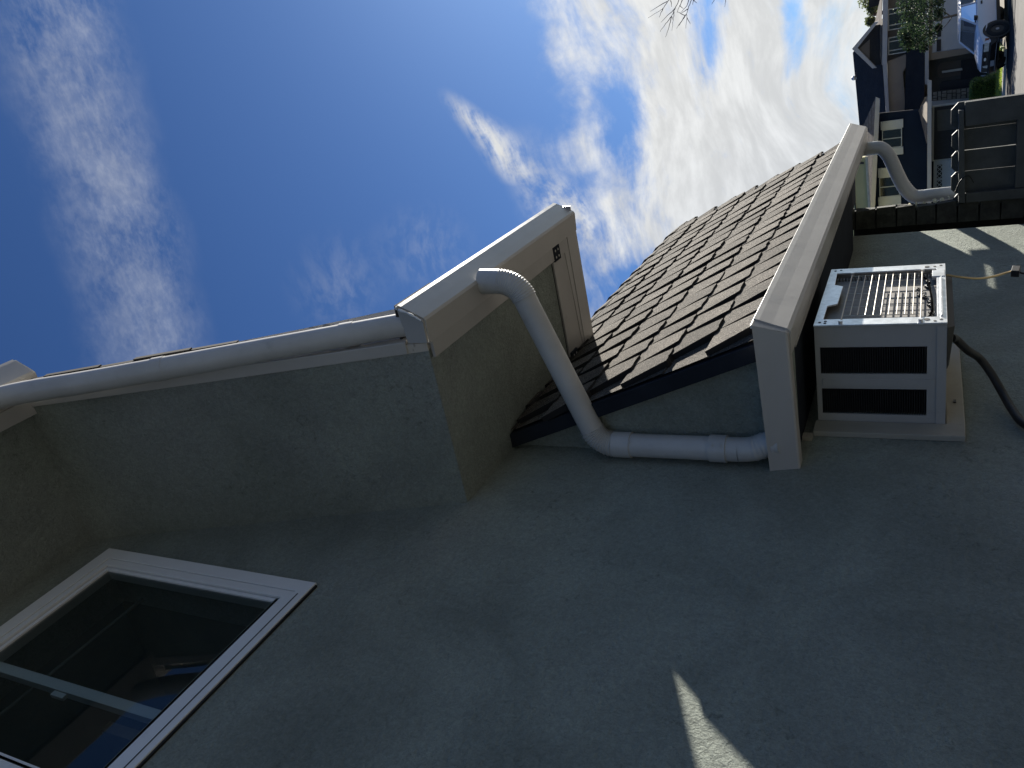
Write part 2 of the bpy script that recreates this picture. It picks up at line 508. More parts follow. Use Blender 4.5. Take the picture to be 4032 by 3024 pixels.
for i in range(len(ysg) - 1):
    for j in range(len(zsg) - 1):
        ya, yb, za, zb_ = ysg[i], ysg[i + 1], zsg[j], zsg[j + 1]
        if not solid_cell(ya, yb, za, zb_): continue
        bmw.faces.new([gv(-1, ya, za), gv(-1, yb, za), gv(-1, yb, zb_), gv(-1, ya, zb_)])
        bmw.faces.new([gv(-1 - wt, ya, za), gv(-1 - wt, ya, zb_), gv(-1 - wt, yb, zb_), gv(-1 - wt, yb, za)])
        for (di, dj, q) in ((-1, 0, (ya, za, ya, zb_)), (1, 0, (yb, za, yb, zb_)), (0, -1, (ya, za, yb, za)), (0, 1, (ya, zb_, yb, zb_))):
            ii, jj = i + di, j + dj
            nb = 0 <= ii < len(ysg) - 1 and 0 <= jj < len(zsg) - 1 and solid_cell(ysg[ii], ysg[ii + 1], zsg[jj], zsg[jj + 1])
            if not nb:
                a0, b0, a1, b1 = q
                bmw.faces.new([gv(-1, a0, b0), gv(-1, a1, b1), gv(-1 - wt, a1, b1), gv(-1 - wt, a0, b0)])
# sloping strip of wall between the two soffit levels, following the underside
pA = [gv(-1, 1.045, 1.008), gv(-1, 1.377, 1.008), gv(-1, 1.045, 2.016)]
pB = [gv(-1 - wt, 1.045, 1.008), gv(-1 - wt, 1.375, 1.008), gv(-1 - wt, 1.045, 2.014)]
bmw.faces.new(pA); bmw.faces.new(pB[::-1])
bmesh.ops.recalc_face_normals(bmw, faces=bmw.faces)
me = bpy.data.meshes.new('wall'); bmw.to_mesh(me); bmw.free(); me.materials.append(M_wall)
wall = bpy.data.objects.new('wall', me); C.objects.link(wall); wall.parent = house
wall['label'] = 'flat grey green stucco side wall'

# closed rear body so that the house has a back, and a dark room behind the window
bd = MB()
bd.nbox((-5.2, -2.4, GZ - .1), (-1 - wt - .002, 3.49, -.12))
bd.nbox((-5.2, 1.4, -.12), (-1 - wt - .3, 3.49, 1.09))
bd.nbox((-1 - wt - .3, 2.3, -.12), (-1 - wt - .002, 3.49, 1.09))
bd.nbox((-5.2, -2.4, -.12), (-1 - wt - .002, 1.3, 1.05))
bd.nbox((-5.2, -2.4, 1.05), (-1 - wt - .9, 1.0, 2.03))
bd.obj('wall', M_wall, house)
rm = MB()   # room shell
rx0, rx1, ry0, ry1, rz0, rz1 = -1 - wt - .88, -1 - wt - .004, .1, 1.03, 1.06, 2.02
for q in ([(rx0, ry0, rz0), (rx0, ry1, rz0), (rx0, ry1, rz1), (rx0, ry0, rz1)], [(rx0, ry0, rz0), (rx1, ry0, rz0), (rx1, ry0, rz1), (rx0, ry0, rz1)],
          [(rx0, ry1, rz0), (rx1, ry1, rz0), (rx1, ry1, rz1), (rx0, ry1, rz1)], [(rx0, ry0, rz0), (rx1, ry0, rz0), (rx1, ry1, rz0), (rx0, ry1, rz0)],
          [(rx0, ry0, rz1), (rx1, ry0, rz1), (rx1, ry1, rz1), (rx0, ry1, rz1)]):
    rm.add(Nl(q), [(0, 1, 2, 3)])
rm.obj('room', M_room, house)

# --- upper window
win = MB().nbox((-1.075, wy0 - .02, wz0 - .02), (-1.07, wy0 - .018, wz0 - .018)).obj('window', M_vinyl, house)
sub(win, house)
win['label'] = 'white framed sliding window'


def ring(mb, x0, x1, o_, i_):
    """mitred rectangular ring between outer and inner (y0,z0,y1,z1), swept x0..x1"""
    O = [(o_[0], o_[1]), (o_[2], o_[1]), (o_[2], o_[3]), (o_[0], o_[3])]
    I = [(i_[0], i_[1]), (i_[2], i_[1]), (i_[2], i_[3]), (i_[0], i_[3])]
    for k in range(4):
        l = (k + 1) % 4
        q = [O[k], O[l], I[l], I[k]]
        mb.hexa([N(x0, *p) for p in q] + [N(x1, *p) for p in q])
    return mb


f = MB()
ring(f, -1.0, -.9915, (.395, 1.200, 1.012, 1.915), (.425, 1.232, .978, 1.872))
f.obj('casing', M_vinyl, win, bevel=.002)
f = MB()
ring(f, -1.012, -.994, (.4265, 1.2335, .9765, 1.8705), (.447, 1.255, .955, 1.853))
f.obj('frame', M_vinyl, win, bevel=.0015)
f = MB()
ring(f, -1.030, -1.000, (.449, 1.257, .953, 1.851), (.460, 1.270, .944, 1.840))
f.obj('frame', M_vinyl, win, bevel=.0015)
f = MB(); f.nbox((-1.028, .612, 1.271), (-1.010, .632, 1.839)); f.nbox((-1.04, .632, 1.271), (-1.0285, .645, 1.839))
f.nbox((-1.032, .6325, 1.271), (-1.018, .640, 1.839))
f.obj('meeting_rail', M_vinyl, win, bevel=.001)
f = MB(); f.nbox((-1.022, .600, 1.545), (-1.0135, .6115, 1.585)); f.obj('latch', M_vinyl, win, bevel=.001)
MB().add(Nl([(-1.005, .4605, 1.2705), (-1.0052, .9435, 1.2705), (-1.0055, .9435, 1.8395), (-1.005, .4605, 1.8395)]), [(0, 1, 2, 3)]).obj('pane', M_glass, win)
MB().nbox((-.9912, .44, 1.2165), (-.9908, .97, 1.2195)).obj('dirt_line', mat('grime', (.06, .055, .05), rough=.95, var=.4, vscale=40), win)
MB().nbox((-.9995, .40, 1.1955), (-.9945, 1.008, 1.1995)).obj('drip_shadow', M_slot, win)  # dark strip painted in for the drip shadow below the casing
cu = MB()
for i in range(26):
    a, b = .44 + i * .0105, .44 + (i + 1) * .0105
    xa = -1.115 + .008 * (i % 2); xb = -1.115 + .008 * ((i + 1) % 2)
    cu.add(Nl([(xa, a, 1.2), (xb, b, 1.2), (xb, b, 1.98), (xa, a, 1.98)]), [(0, 1, 2, 3)])
MB().tube(Nl([(-1.11, .2, 1.80), (-1.11, 1.0, 1.80)]), .006, 8).obj('curtain_rod', M_room, win)
MB().nbox((-1.6, .78, 1.3), (-1.4, .81, 1.9)).obj('wardrobe', M_curtain, win)

# --- soffits (stucco) : upper level, sloping band, lower level
SF_T = .03
s = MB(); s.nbox((-1.0, -2.4, 2.030), (-.602, 1.060, 2.06)); s.obj('soffit', M_wall, house)['label'] = 'uppermost flat stucco soffit'
ud = Vector((0, -.312, .95)); un = Vector((0, .95, .312))     # along / outward from the sloping band


def sl(x, tt, pp):   # point on the sloping band: tt up along from the lower fold, pp outward
    return N(x, 1.375 - .3117 * tt + .95 * pp, 1.008 + .9502 * tt + .312 * pp)


TL = 1.0758
b_ = MB(); b_.prism([sl(-1.0, 0, 0), sl(-1.0, TL, 0), sl(-1.0, TL, .11), sl(-1.0, 0, .11)], (K * .4095, 0, 0))
b_.obj('soffit', M_wall, house)['label'] = 'steep sloping stucco band under the rake'
s = MB(); s.nbox((-1.0, 1.377, 1.008), (-.608, 2.088, 1.03)); s.obj('soffit', M_wall, house)['label'] = 'lower flat stucco soffit'
# rake body; its outer face leans outward, away from the sun
PPT = [(.0, .172), (.10, .160), (.20, .138), (.34, .110), (.53, .080), (.77, .050), (TL, .024)]
rb = MB()
for i in range(len(PPT) - 1):
    (ta, pa_), (tb, pb_) = PPT[i], PPT[i + 1]
    rb.loft([sl(-.590, ta, .0), sl(-.5695, ta, .0), sl(-.527, ta, pa_), sl(-.590, ta, pa_)], [sl(-.590, tb, .0), sl(-.5695, tb, .0), sl(-.527, tb, pb_), sl(-.590, tb, pb_)])


def spots(t, pos, c):
    n1 = t.ss(t.noise(pos, 22, 3, .6), .60, .66)
    return t.mix(t.m('MULTIPLY', n1, .65), c, (.07, .06, .05, 1))


M_rake = mat('rake_paint', (.50, .46, .40), rough=.7, var=.06, vscale=6, extra=spots)
rb.obj('fascia', M_rake, house)['label'] = 'pale spotted rake board beside the sloping pipe'
rb = MB(); rb.prism([sl(-1.6, .0, .112), sl(-1.6, TL, .112), sl(-1.6, TL + .05, .125), sl(-1.6, .77, .14), sl(-1.6, .0, .170)], (K * 1.0, 0, 0))
rb.obj('roof', M_flash, house)
e = MB(); e.prism([sl(-.590, .048, -.004), sl(-.590, TL, -.004), sl(-.590, TL, .034), sl(-.590, .048, .034)], (K * .030, 0, 0))
e.obj('drip_edge', M_gut, house, bevel=.003)
cv = MB()
for i in range(6):
    a0 = i / 6; a1 = (i + 1) / 6
    def cp(a): return (-.5625 + .018 * a * a, .0345 + .06 * a)
    xa, pa = cp(a0); xb, pb = cp(a1)
    cv.add([sl(xa, .03, pa), sl(xb, .03, pb), sl(xb, TL, pb), sl(xa, TL, pa)], [(0, 1, 2, 3)])
cv.obj('fascia', M_gut, house, smooth=60)

# shingles on top of the rake body (their edges break the skyline)
rf = MB()
rf.prism([sl(-1.3, TL + .04, .12), sl(-1.3, .50, .135), sl(-1.3, .50, .141), sl(-1.3, TL + .04, .126)], (K * .70, 0, 0))
topr = rf.obj('roof', M_shin, house); sub(topr, house)
for k, (t0, p0) in enumerate(((.50, .088), (.62, .073), (.74, .058), (.86, .045), (.97, .034))):
    q = MB().prism([sl(-.80, t0, p0 - .012), sl(-.80, t0 + .15, p0 - .024), sl(-.80, t0 + .15, p0 - .010), sl(-.80, t0, p0 + .003)], (K * (.275 + .004 * (k % 2)), 0, 0))
    q.obj('shingle', M_shinb, topr)
q = MB().hexa(Nl([(-.60, 1.375, 1.077), (-.480, 1.375, 1.0635), (-.480, 1.53, 1.0635), (-.60, 1.50, 1.077), (-.60, 1.375, 1.083), (-.478, 1.375, 1.070), (-.478, 1.535, 1.070), (-.60, 1.505, 1.083)]))
q.obj('shingle', M_shin, topr)


# --- gutters
def gutter(prof_out, y0, y1, x_cap=None, th=.004):
    """open trough: outline (x,z) from the lip round to the back, given thickness, swept in y"""
    mb = MB()
    n = len(prof_out)
    inn = []
    for i, (x, z) in enumerate(prof_out):
        a = Vector(prof_out[max(0, i - 1)]); b = Vector(prof_out[min(n - 1, i + 1)]); d_ = (b - a).normalized()
        nn = Vector((-d_.y, d_.x)) * th
        inn.append((x + nn.x, z + nn.y))
    for i in range(n - 1):
        q = [prof_out[i], prof_out[i + 1], inn[i + 1], inn[i]]
        mb.hexa([N(x, y0, z) for x, z in q] + [N(x, y1, z) for x, z in q])
    return mb


zc_ = 1.008
pro2 = [(-.486, 1.062), (-.480, 1.058), (-.4835, 1.051), (-.4990, 1.022), (-.5120, .9990), (-.515, .997), (-.566, .999), (-.567, 1.052)]
gu = gutter(pro2, 1.372, 2.292)
gutter_mid = gu.obj('gutter', M_gut, house, smooth=35); gutter_mid['label'] = 'middle white gutter above the curving downspout'
sub(gutter_mid, house)
cap = MB().prism([N(x, 1.366, z) for x, z in pro2[1:]], (0, K * .005, 0)); cap.obj('end_cap', M_gut, gutter_mid)
# bead of old sealant along the cap
se = MB().tube(smooth_path([N(-.484, 1.364, 1.052), N(-.492, 1.363, 1.030), N(-.502, 1.363, 1.012), N(-.511, 1.363, .999)], 4), [.003, .005, .004, .003, .002, .003, .004, .003, .002, .003, .003, .002, .003], 8)
M_seal = mat('sealant', (.8, .8, .78), rough=.15, var=.1)
se.obj('sealant', M_seal, gutter_mid)
fz = MB(); fz.nbox((-.610, 1.385, .9985), (-.5675, 2.21, 1.007))
fz.obj('frieze', M_trim, house, bevel=.002)
# far return of the middle gutter, dying into the lower roof
rt = MB()
rt.nbox((-.955, 2.215, .998), (-.5685, 2.291, 1.0035))
rt.nbox((-.955, 2.286, 1.004), (-.4905, 2.2925, 1.052))
rt.nbox((-.567, 2.236, .9985), (-.5145, 2.2855, 1.0))
rt.obj('fascia', M_gut, house, bevel=.002)
rt = MB(); rt.hexa(Nl([(-.955, 2.205, 1.002), (-.575, 2.185, 1.002), (-.575, 2.214, 1.0), (-.955, 2.214, 1.0), (-.955, 2.205, 1.01), (-.575, 2.185, 1.01), (-.575, 2.214, 1.01), (-.955, 2.214, 1.01)]))
rt.obj('frieze', M_gut, house)
rt = MB(); rt.nbox((-.958, 2.096, 1.004), (-.6105, 2.204, 1.010)); rt.nbox((-.6105, 2.14, 1.004), (-.576, 2.184, 1.010))
rt.obj('soffit_board', M_trim, house, bevel=.001)
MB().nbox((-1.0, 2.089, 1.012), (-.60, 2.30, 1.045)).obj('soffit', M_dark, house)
for (vx, vy) in ((-.592, 2.118), (-.935, 2.120)):
    v = MB(); v.nbox((vx - .022, vy - .022, .996), (vx + .022, vy + .024, 1.0035))
    vo = v.obj('vent', M_flash, house, bevel=.001); sub(vo, house)
    for i in range(2):
        for j in range(2):
            w_ = MB().tube([N(vx - .010 + .020 * i, vy - .010 + .020 * j, .9955), N(vx - .010 + .020 * i, vy - .010 + .020 * j, .9958)], .005, 8)
            w_.obj('vent_hole', M_trim, vo)

# highest gutter, only its far end in view
dz3 = 1.022; pro3 = [(x, z + dz3) for x, z in pro2]
gu = gutter(pro3, -2.4, 1.085); gutter_top = gu.obj('gutter', M_gut, house, smooth=35); sub(gutter_top, house)
gutter_top['label'] = 'highest white gutter at the very top of the wall'
MB().prism([N(x, 1.086, z) for x, z in pro3[1:]], (0, K * .005, 0)).obj('end_cap', M_gut, gutter_top)
MB().nbox((-.61, -2.4, 2.012), (-.568, 1.08, 2.0295)).obj('frieze', M_trim, house)
MB().nbox((-3.0, -2.4, 2.062), (-.572, 1.06, 2.075)).obj('roof', M_flash, house)

# --- upper sloping pipe
RP = .0275 * K


def ribbed(path, r0, amp, every):
    """corrugated bend radii"""
    out = []
    for i in range(len(path)): out.append(r0 * (1 + amp * (1 if i % every == 0 else 0)))
    return out


pipe_a = [N(-.53, .955, 2.03), N(-.53, 1.010, 1.945), N(-.53, 1.075, 1.776), N(-.53, 1.195, 1.505), N(-.53, 1.293, 1.285), N(-.53, 1.362, 1.13), N(-.53, 1.392, 1.062)]
ds1 = MB().tube(smooth_path(pipe_a, 4), RP, 24).obj('downspout', M_pipe, house, smooth=40)
MB().tube([N(-.53, 1.330, 1.205), N(-.53, 1.343, 1.175)], RP * 1.05, 24).obj('collar', M_pipe, house, smooth=40)
MB().tube([N(-.53, 1.140, 1.630), N(-.53, 1.152, 1.603)], RP * 1.05, 24).obj('collar', M_pipe, house, smooth=40)
ds1['label'] = 'straight round pipe running down the sloping rake'

# --- curving downspout from the middle gutter to the lower one
RS = .0295 * K
P0 = N(-.522, 1.655, 1.0); P1 = N(-.528, 1.66, .905); P4 = N(-.962, 1.632, .30)
Pb = N(-.938, 1.628, .752)
dsr = thing  # alias silences linters
el1 = arc_fillet(P0, P1, Pb, .068 * K, 44)
main_dir = (Pb - P1).normalized()
el2 = arc_fillet(P1, N(-.9635, 1.630, .7435), P4, .062 * K, 44)
seg = [P0] + el1
s_obj = MB().tube(seg, ribbed(seg, RS * 1.06, .035, 4), 26).obj('downspout_elbow', M_pipe, None, smooth=50)
s_obj.parent = None
bpy.data.objects.remove(s_obj)
ds2 = MB().tube([el1[-1] - main_dir * .01, el2[0] + main_dir * .01], RS, 26).obj('downspout', M_pipe, house, smooth=50); sub(ds2, house)
ds2['label'] = 'round downspout curving back to the wall and down'
MB().tube(seg, ribbed(seg, RS * 1.04, .045, 3), 26).obj('elbow', M_pipe, ds2, smooth=50)
MB().tube(el2, ribbed(el2, RS * 1.03, .075, 4), 26).obj('elbow', M_pipe, ds2, smooth=50)
dn = (P4 - el2[-1]).normalized()
MB().tube([el2[-1] - dn * .004, el2[-1] + dn * .055], RS * 1.11, 26).obj('collar', M_pipe, ds2, smooth=50)
vtop = el2[-1]
vlow = N(-.962, 1.632, .392)
MB().tube([vtop + dn * .02, vlow], RS, 26).obj('pipe_section', M_pipe, ds2, smooth=50)
low = smooth_path([vlow, N(-.961, 1.633, .372), N(-.957, 1.635, .352), N(-.950, 1.637, .335), N(-.945, 1.638, .318), N(-.942, 1.638, .300)], 5)
MB().tube(low, [RS * (1.04 if 8 < i < 22 and i % 3 == 0 else .985) for i in range(len(low))], 26).obj('elbow', M_pipe, ds2, smooth=50)
zst = .440
MB().tube([N(-.962, 1.632, zst - .020), N(-.962, 1.632, zst + .020)], RS * 1.12, 26).obj('strap', M_pipe, ds2, smooth=40)
for k_ in (-.010, .010):
    MB().tube([N(-.938, 1.6068, zst + k_), N(-.937, 1.6052, zst + k_)], .0045, 8).obj('rivet', M_pipe, ds2)
MB().tube([N(-.940, 1.6050, .655), N(-.939, 1.6030, .655)], .0045, 8).obj('rivet', M_pipe, ds2)

# --- lower roof: gable triangle, soffit, deck, flashing
YG = 1.665
gw = MB().prism(Nl([(-.999, YG, .268), (-.728, YG, .268), (-.722, YG, .30), (-.975, YG, 1.0), (-.999, YG, 1.006)]), (0, K * .05, 0))
gw.obj('gable_wall', M_wall, house)
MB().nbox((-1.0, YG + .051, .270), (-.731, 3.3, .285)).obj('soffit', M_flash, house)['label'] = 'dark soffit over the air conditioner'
BX, BZ, TX, TZ = -.693, .338, -.992, 1.116        # eave and ridge of the roof face


def rfp(y, u, h=0.0):
    """roof face: u 0 eave .. 1 ridge, h out along the normal (unit coords)"""
    L = math.hypot(TX - BX, TZ - BZ); nx, nz = (TZ - BZ) / L, -(TX - BX) / L
    return N(BX + (TX - BX) * u + nx * h, y, BZ + (TZ - BZ) * u + nz * h)


deck = MB()
FAR0, FAR1 = 3.93, 3.80
A_ = [rfp(YG + .002, 0, -.004), rfp(YG + .002, 1, -.004), N(-1.14, YG + .002, 1.112), N(-1.14, YG + .002, .30), N(-.72, YG + .002, .30)]
YM = 3.30
B_ = [rfp(YM, 0, -.004), rfp(YM, 1, -.004), N(-1.14, YM, 1.112), N(-1.14, YM, .30), N(-.72, YM, .30)]
deck.loft(A_, B_)
deck.loft([rfp(YM, -.01, -.004), rfp(YM, 1, -.004), rfp(YM, 1, -.03), rfp(YM, -.01, -.02)], [rfp(FAR0, -.01, -.004), rfp(FAR1, 1, -.004), rfp(FAR1, 1, -.03), rfp(FAR0, -.01, -.02)])
roof = deck.obj('roof', M_shinb, house); sub(roof, house)
roof['label'] = 'steep lower roof of brown asphalt shingles'
fl = MB()
fl.hexa([rfp(1.640, -.02, -.043), rfp(1.640, -.02, -.004), rfp(1.6645, -.02, -.004), rfp(1.6645, -.02, -.043), rfp(1.640, .885, -.043), rfp(1.640, .865, -.004), rfp(1.6645, .865, -.004), rfp(1.6645, .885, -.043)])
fl.obj('flashing', M_flash, house, bevel=.002)
# shingle pieces: sheet of the course plus raised tabs
LR = math.hypot(TX - BX, TZ - BZ) * K
Ux = Vector(((TX - BX), 0, (TZ - BZ))).normalized(); Uy = Vector((0, 1, 0)); Uz = Uy.cross(Ux).normalized() * -1
if Uz.x < 0: Uz = -Uz
Rm = Matrix(((Uy.x, Ux.x, Uz.x), (Uy.y, Ux.y, Uz.y), (Uy.z, Ux.z, Uz.z)))   # local x = along course, y = up slope, z = out
NC = 7
EXP = LR / (NC + .15)


def tab_mesh(w, skl, skr, th, rj):
    """raised dragon-tooth tab: w wide at the butt, flaring upward, butt edge proud by th"""
    mb = MB(); L = EXP * 1.06; n = 5
    bot = []
    for i in range(n + 1):
        bot.append((w * i / n, rj.uniform(-.003, .003)))
    top = [(-skl, L), (w + skr, L)]
    pts = bot + [top[1], top[0]]
    def hz(y): return th * (1 - .42 * max(0, y) / L)
    A = [Vector((x, y, hz(y) + .0015)) for x, y in pts]; Bm = [Vector((x, y, -.004)) for x, y in pts]
    m_ = len(pts)
    mb.add(A + Bm, [tuple(range(m_))], 0)
    mb.add(A + Bm, [(i, i + m_, (i + 1) % m_ + m_, (i + 1) % m_) for i in range(m_)], 1)
    return mb.mesh('shingle', [M_shin, M_shinb])


rt_ = random.Random(3)
tabs = []
for k in range(9):
    w = rt_.uniform(.076, .108)
    tabs.append((w, tab_mesh(w, rt_.uniform(.036, .054), rt_.uniform(-.01, .010), rt_.uniform(.017, .022), rt_)))
base = MB()
PITCH = .168 * K
y_start = 1.650 * K
for c in range(NC):
    ub = c * EXP
    # course sheet (the low layer between tabs)
    yend = (FAR0 + (FAR1 - FAR0) * (c / NC)) * K
    me_ = bpy.data.meshes.new('shingle_course')
    nseg = 18; vs = []; fs = []
    for i in range(nseg + 1):
        yy = y_start + (yend - y_start) * i / nseg; j_ = rt_.uniform(-.003, .003)
        for (v_, h_) in ((ub - .001 + j_, .0005), (ub + j_, .0062), (ub + EXP * 1.1, .0012)):
            vs.append((Vector(rfp(0, 0)) + Uy * yy + Ux * v_ + Uz * h_) - wloc(roof))
    for i in range(nseg):
        a = i * 3
        fs += [(a, a + 3, a + 4, a + 1), (a + 1, a + 4, a + 5, a + 2)]
    me_.from_pydata(vs, [], fs); me_.materials.append(M_shin)
    oo = bpy.data.objects.new('shingle_course', me_); C.objects.link(oo); oo.parent = roof
    y = y_start + .06 - ((c * .092 + rt_.uniform(-.014, .014)) % .158)
    while y < yend - .05:
        w, mm = rt_.choice(tabs)
        x0 = y
        if x0 < y_start - .004:
            y += .158 + rt_.uniform(-.015, .015); continue
        if x0 + w > yend: break
        ob = bpy.data.objects.new('shingle', mm); C.objects.link(ob); ob.parent = roof
        ob.matrix_local = Matrix.Translation(Vector(rfp(0, 0)) + Uy * x0 + Ux * (ub - .004) + Uz * .005 - wloc(roof)) @ Rm.to_4x4()
        y = x0 + .158 + rt_.uniform(-.020, .020)
# ridge caps and far hip caps


def cap_piece(p, along, out, side, L, wd, name='cap_shingle'):
    along = along.normalized(); out = out.normalized(); side = side.normalized()
    a = p; q = []
    for (s0, lift) in ((0, .016), (1, .003)):
        for k_ in (-1, 0, 1):
            q.append(a + along * (L * s0) + side * (wd * k_) + out * (lift - .012 * abs(k_)))
    q2 = [v - out * .008 for v in q]
    mb = MB().add(q + q2, [(0, 1, 4, 3), (1, 2, 5, 4), (6, 9, 10, 7), (7, 10, 11, 8), (0, 6, 7, 1), (1, 7, 8, 2), (3, 4, 10, 9), (4, 5, 11, 10), (0, 3, 9, 6), (2, 8, 11, 5)])
    return mb.obj('cap_shingle', M_shin, roof)


y = 2.30
while y < FAR1 - .1:
    p = rfp(y, 1.0, .008)
    cap_piece(p, Vector((0, 1, -.02)), Vector((.35, 0, 1)), Vector((1, 0, -1.2)), .21 * K, .05)
    y += .165 + rt_.uniform(-.02, .03)
nh = 8
for k in range(nh):
    u = k / nh
    p = rfp(FAR0 + (FAR1 - FAR0) * u, u, .008)
    p2 = rfp(FAR0 + (FAR1 - FAR0) * (u + .14), u + .15, .004)
    cap_piece(p, p2 - p, Uz + Vector((0, .5, 0)), Uy, (p2 - p).length, .055)

# --- lower gutter, along the eave and returned to the wall
prl = [(-.646, .338), (-.640, .335), (-.6430, .327), (-.6535, .300), (-.664, .270), (-.668, .266), (-.722, .266), (-.722, .335)]
gl_ = gutter(prl, 1.640, 4.13)
gutter_low = gl_.obj('gutter', M_gut, house, smooth=35); sub(gutter_low, house)
gutter_low['label'] = 'lower white gutter round the shingled roof'
MB().prism([N(x, 4.131, z) for x, z in prl[1:]], (0, K * .004, 0)).obj('end_cap', M_gut, gutter_low)
# the return facing the lens (profile in y-z swept along x), mitred at the corner
rp_ = [(0.0, .335, .3205), (.003, .327, .312), (.010, .300, .287), (.017, .270, .2605), (.020, .266, .2565)]
ret = MB()
yb = 1.606
xr = -1.004
xm = [-.6400, -.6430, -.6535, -.664, -.668]
for i in range(len(rp_) - 1):
    (a, za, zwa), (b, zb2, zwb) = rp_[i], rp_[i + 1]
    q = [N(xr, yb + a, zwa), N(xm[i], yb + a, za), N(xm[i + 1], yb + b, zb2), N(xr, yb + b, zwb)]
    q2 = [v + Vector((0, .005, 0)) for v in q]
    ret.hexa([q[0], q[1], q[2], q[3], q2[0], q2[1], q2[2], q2[3]])
ret.hexa(Nl([(xr, 1.626, .2565), (-.668, 1.626, .266), (-.705, 1.662, .266), (xr, 1.662, .2565), (xr, 1.626, .260), (-.668, 1.626, .270), (-.705, 1.662, .270), (xr, 1.662, .260)]))
ret.nbox((xr - .001, 1.606, .258), (xr + .003, 1.662, .320))
ro = ret.obj('return_face', M_gut, gutter_low)
cr = MB()     # corner piece: near end of the long run, between the mitre and its first cut
for i in range(4):
    za, zb2 = rp_[i][1], rp_[i + 1][1]
    cr.add(Nl([(xm[i], yb + rp_[i][0], za), (xm[i], 1.6405, za), (xm[i + 1], 1.6405, zb2), (xm[i + 1], yb + rp_[i + 1][0], zb2)]), [(0, 1, 2, 3)])
cr.add(Nl([(-.668, 1.626, .2655), (-.668, 1.6405, .2655), (-.722, 1.6405, .2655), (-.722, 1.626, .2655)]), [(0, 1, 2, 3)])
cr.obj('corner_piece', M_gut, gutter_low)
M_lip = mat('gutter_lip', (.78, .75, .68), rough=.22, var=.03)
MB().nbox((-.6465, 1.607, .3345), (-.6385, 4.13, .3385)).obj('lip', M_lip, gutter_low, bevel=.001)
MB().nbox((-.4860, 1.367, 1.0585), (-.4785, 2.293, 1.063)).obj('lip', M_lip, gutter_mid, bevel=.001)
MB().nbox((-.73, 1.7, .262), (-.7235, 4.12, .33)).obj('frieze', M_trim, house)

# --- far downspout at the end of the lower gutter
Yp = 4.08
cl = [(-.1850, .0700), (-.1850, .0606), (-.1859, .0504), (-.1932, .0434), (-.2032, .0388), (-.2231, .0311), (-.2351, .0248), (-.2438, .0170), (-.2453, .0070), (-.2445, -.0196), (-.2445, -.20)]
path = smooth_path([N(a * Yp, Yp, b * Yp) for a, b in cl], 8)
RF = .0300 * K
rad = []
for i, p in enumerate(path):
    k_ = i / 8
    rad.append(RF * (1.05 if (5.6 < k_ < 8.2 and i % 2) else 1.0))
dsf = MB().tube(path, rad, 22).obj('downspout', M_pipe, house, smooth=50)
dsf['label'] = 'far downspout bending back behind the gate'
MB().nbox((-.775, 4.04, .262), (-.7305, 4.115, .300)).obj('outlet', M_pipe, house)

# --- end of the wall: recess with its shade painted near-black, and stacked boards
MB().nbox((-1.9, 3.501, GZ - .1), (-1.6, 4.0, .324)).obj('wall', M_dark, house)['label'] = 'recess at the end of the wall with its shade painted black'
MB().nbox((-1.9, 3.5, .325), (-1.03, 4.0, .34)).obj('soffit', M_flash, house)  # put over the recess to keep sky light out
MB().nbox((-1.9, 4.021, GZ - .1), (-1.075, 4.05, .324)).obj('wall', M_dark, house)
stk = thing('board_stack', N(-1.05, 3.97, GZ), 'dark weathered boards stacked one above the other between wall and gate', 'board wall')
zz = GZ - .02
rs = random.Random(12)
while zz < .33:
    hgt = rs.uniform(.080, .098)
    jx = rs.uniform(-.010, .008); jy = rs.uniform(-.006, .006)
    xr_ = -1.008 + jx
    pts = [(-1.10, 3.955 + jy, zz), (xr_, 3.955 + jy, zz + .002), (xr_ - rs.uniform(0, .006), 4.0, zz + .002), (-1.10, 4.0, zz),
           (-1.10, 3.955 + jy, zz + hgt - .004), (xr_ - rs.uniform(.0, .012), 3.955 + jy, zz + hgt - .006), (xr_ - rs.uniform(.0, .012), 4.0, zz + hgt - .006), (-1.10, 4.0, zz + hgt - .004)]
    MB().hexa(Nl(pts)).obj('board', M_wood, stk)
    zz += hgt
MB().nbox((-1.12, 4.003, GZ - .1), (-1.024, 4.02, .32)).obj('backing', M_dark, stk)  # added behind the boards to block sun through their gaps
# pale translucent pieces, added to stand for sunlight seen through gaps
tw = thing('gap_light', N(-1.0, 4.02, .0), 'pale translucent pieces added as sunlight through gaps at the edge of the stacked boards', 'gap light')
M_tw = bpy.data.materials.new('gap_light_film'); M_tw.use_nodes = True
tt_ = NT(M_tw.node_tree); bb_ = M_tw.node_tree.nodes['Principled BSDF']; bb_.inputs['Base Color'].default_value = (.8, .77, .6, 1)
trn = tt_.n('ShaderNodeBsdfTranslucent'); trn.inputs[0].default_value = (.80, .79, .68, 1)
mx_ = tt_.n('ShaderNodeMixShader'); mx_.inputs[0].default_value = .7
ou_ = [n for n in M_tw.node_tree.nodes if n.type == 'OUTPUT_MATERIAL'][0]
tt_.link(bb_.outputs[0], mx_.inputs[1]); tt_.link(trn.outputs[0], mx_.inputs[2]); tt_.link(mx_.outputs[0], ou_.inputs[0])
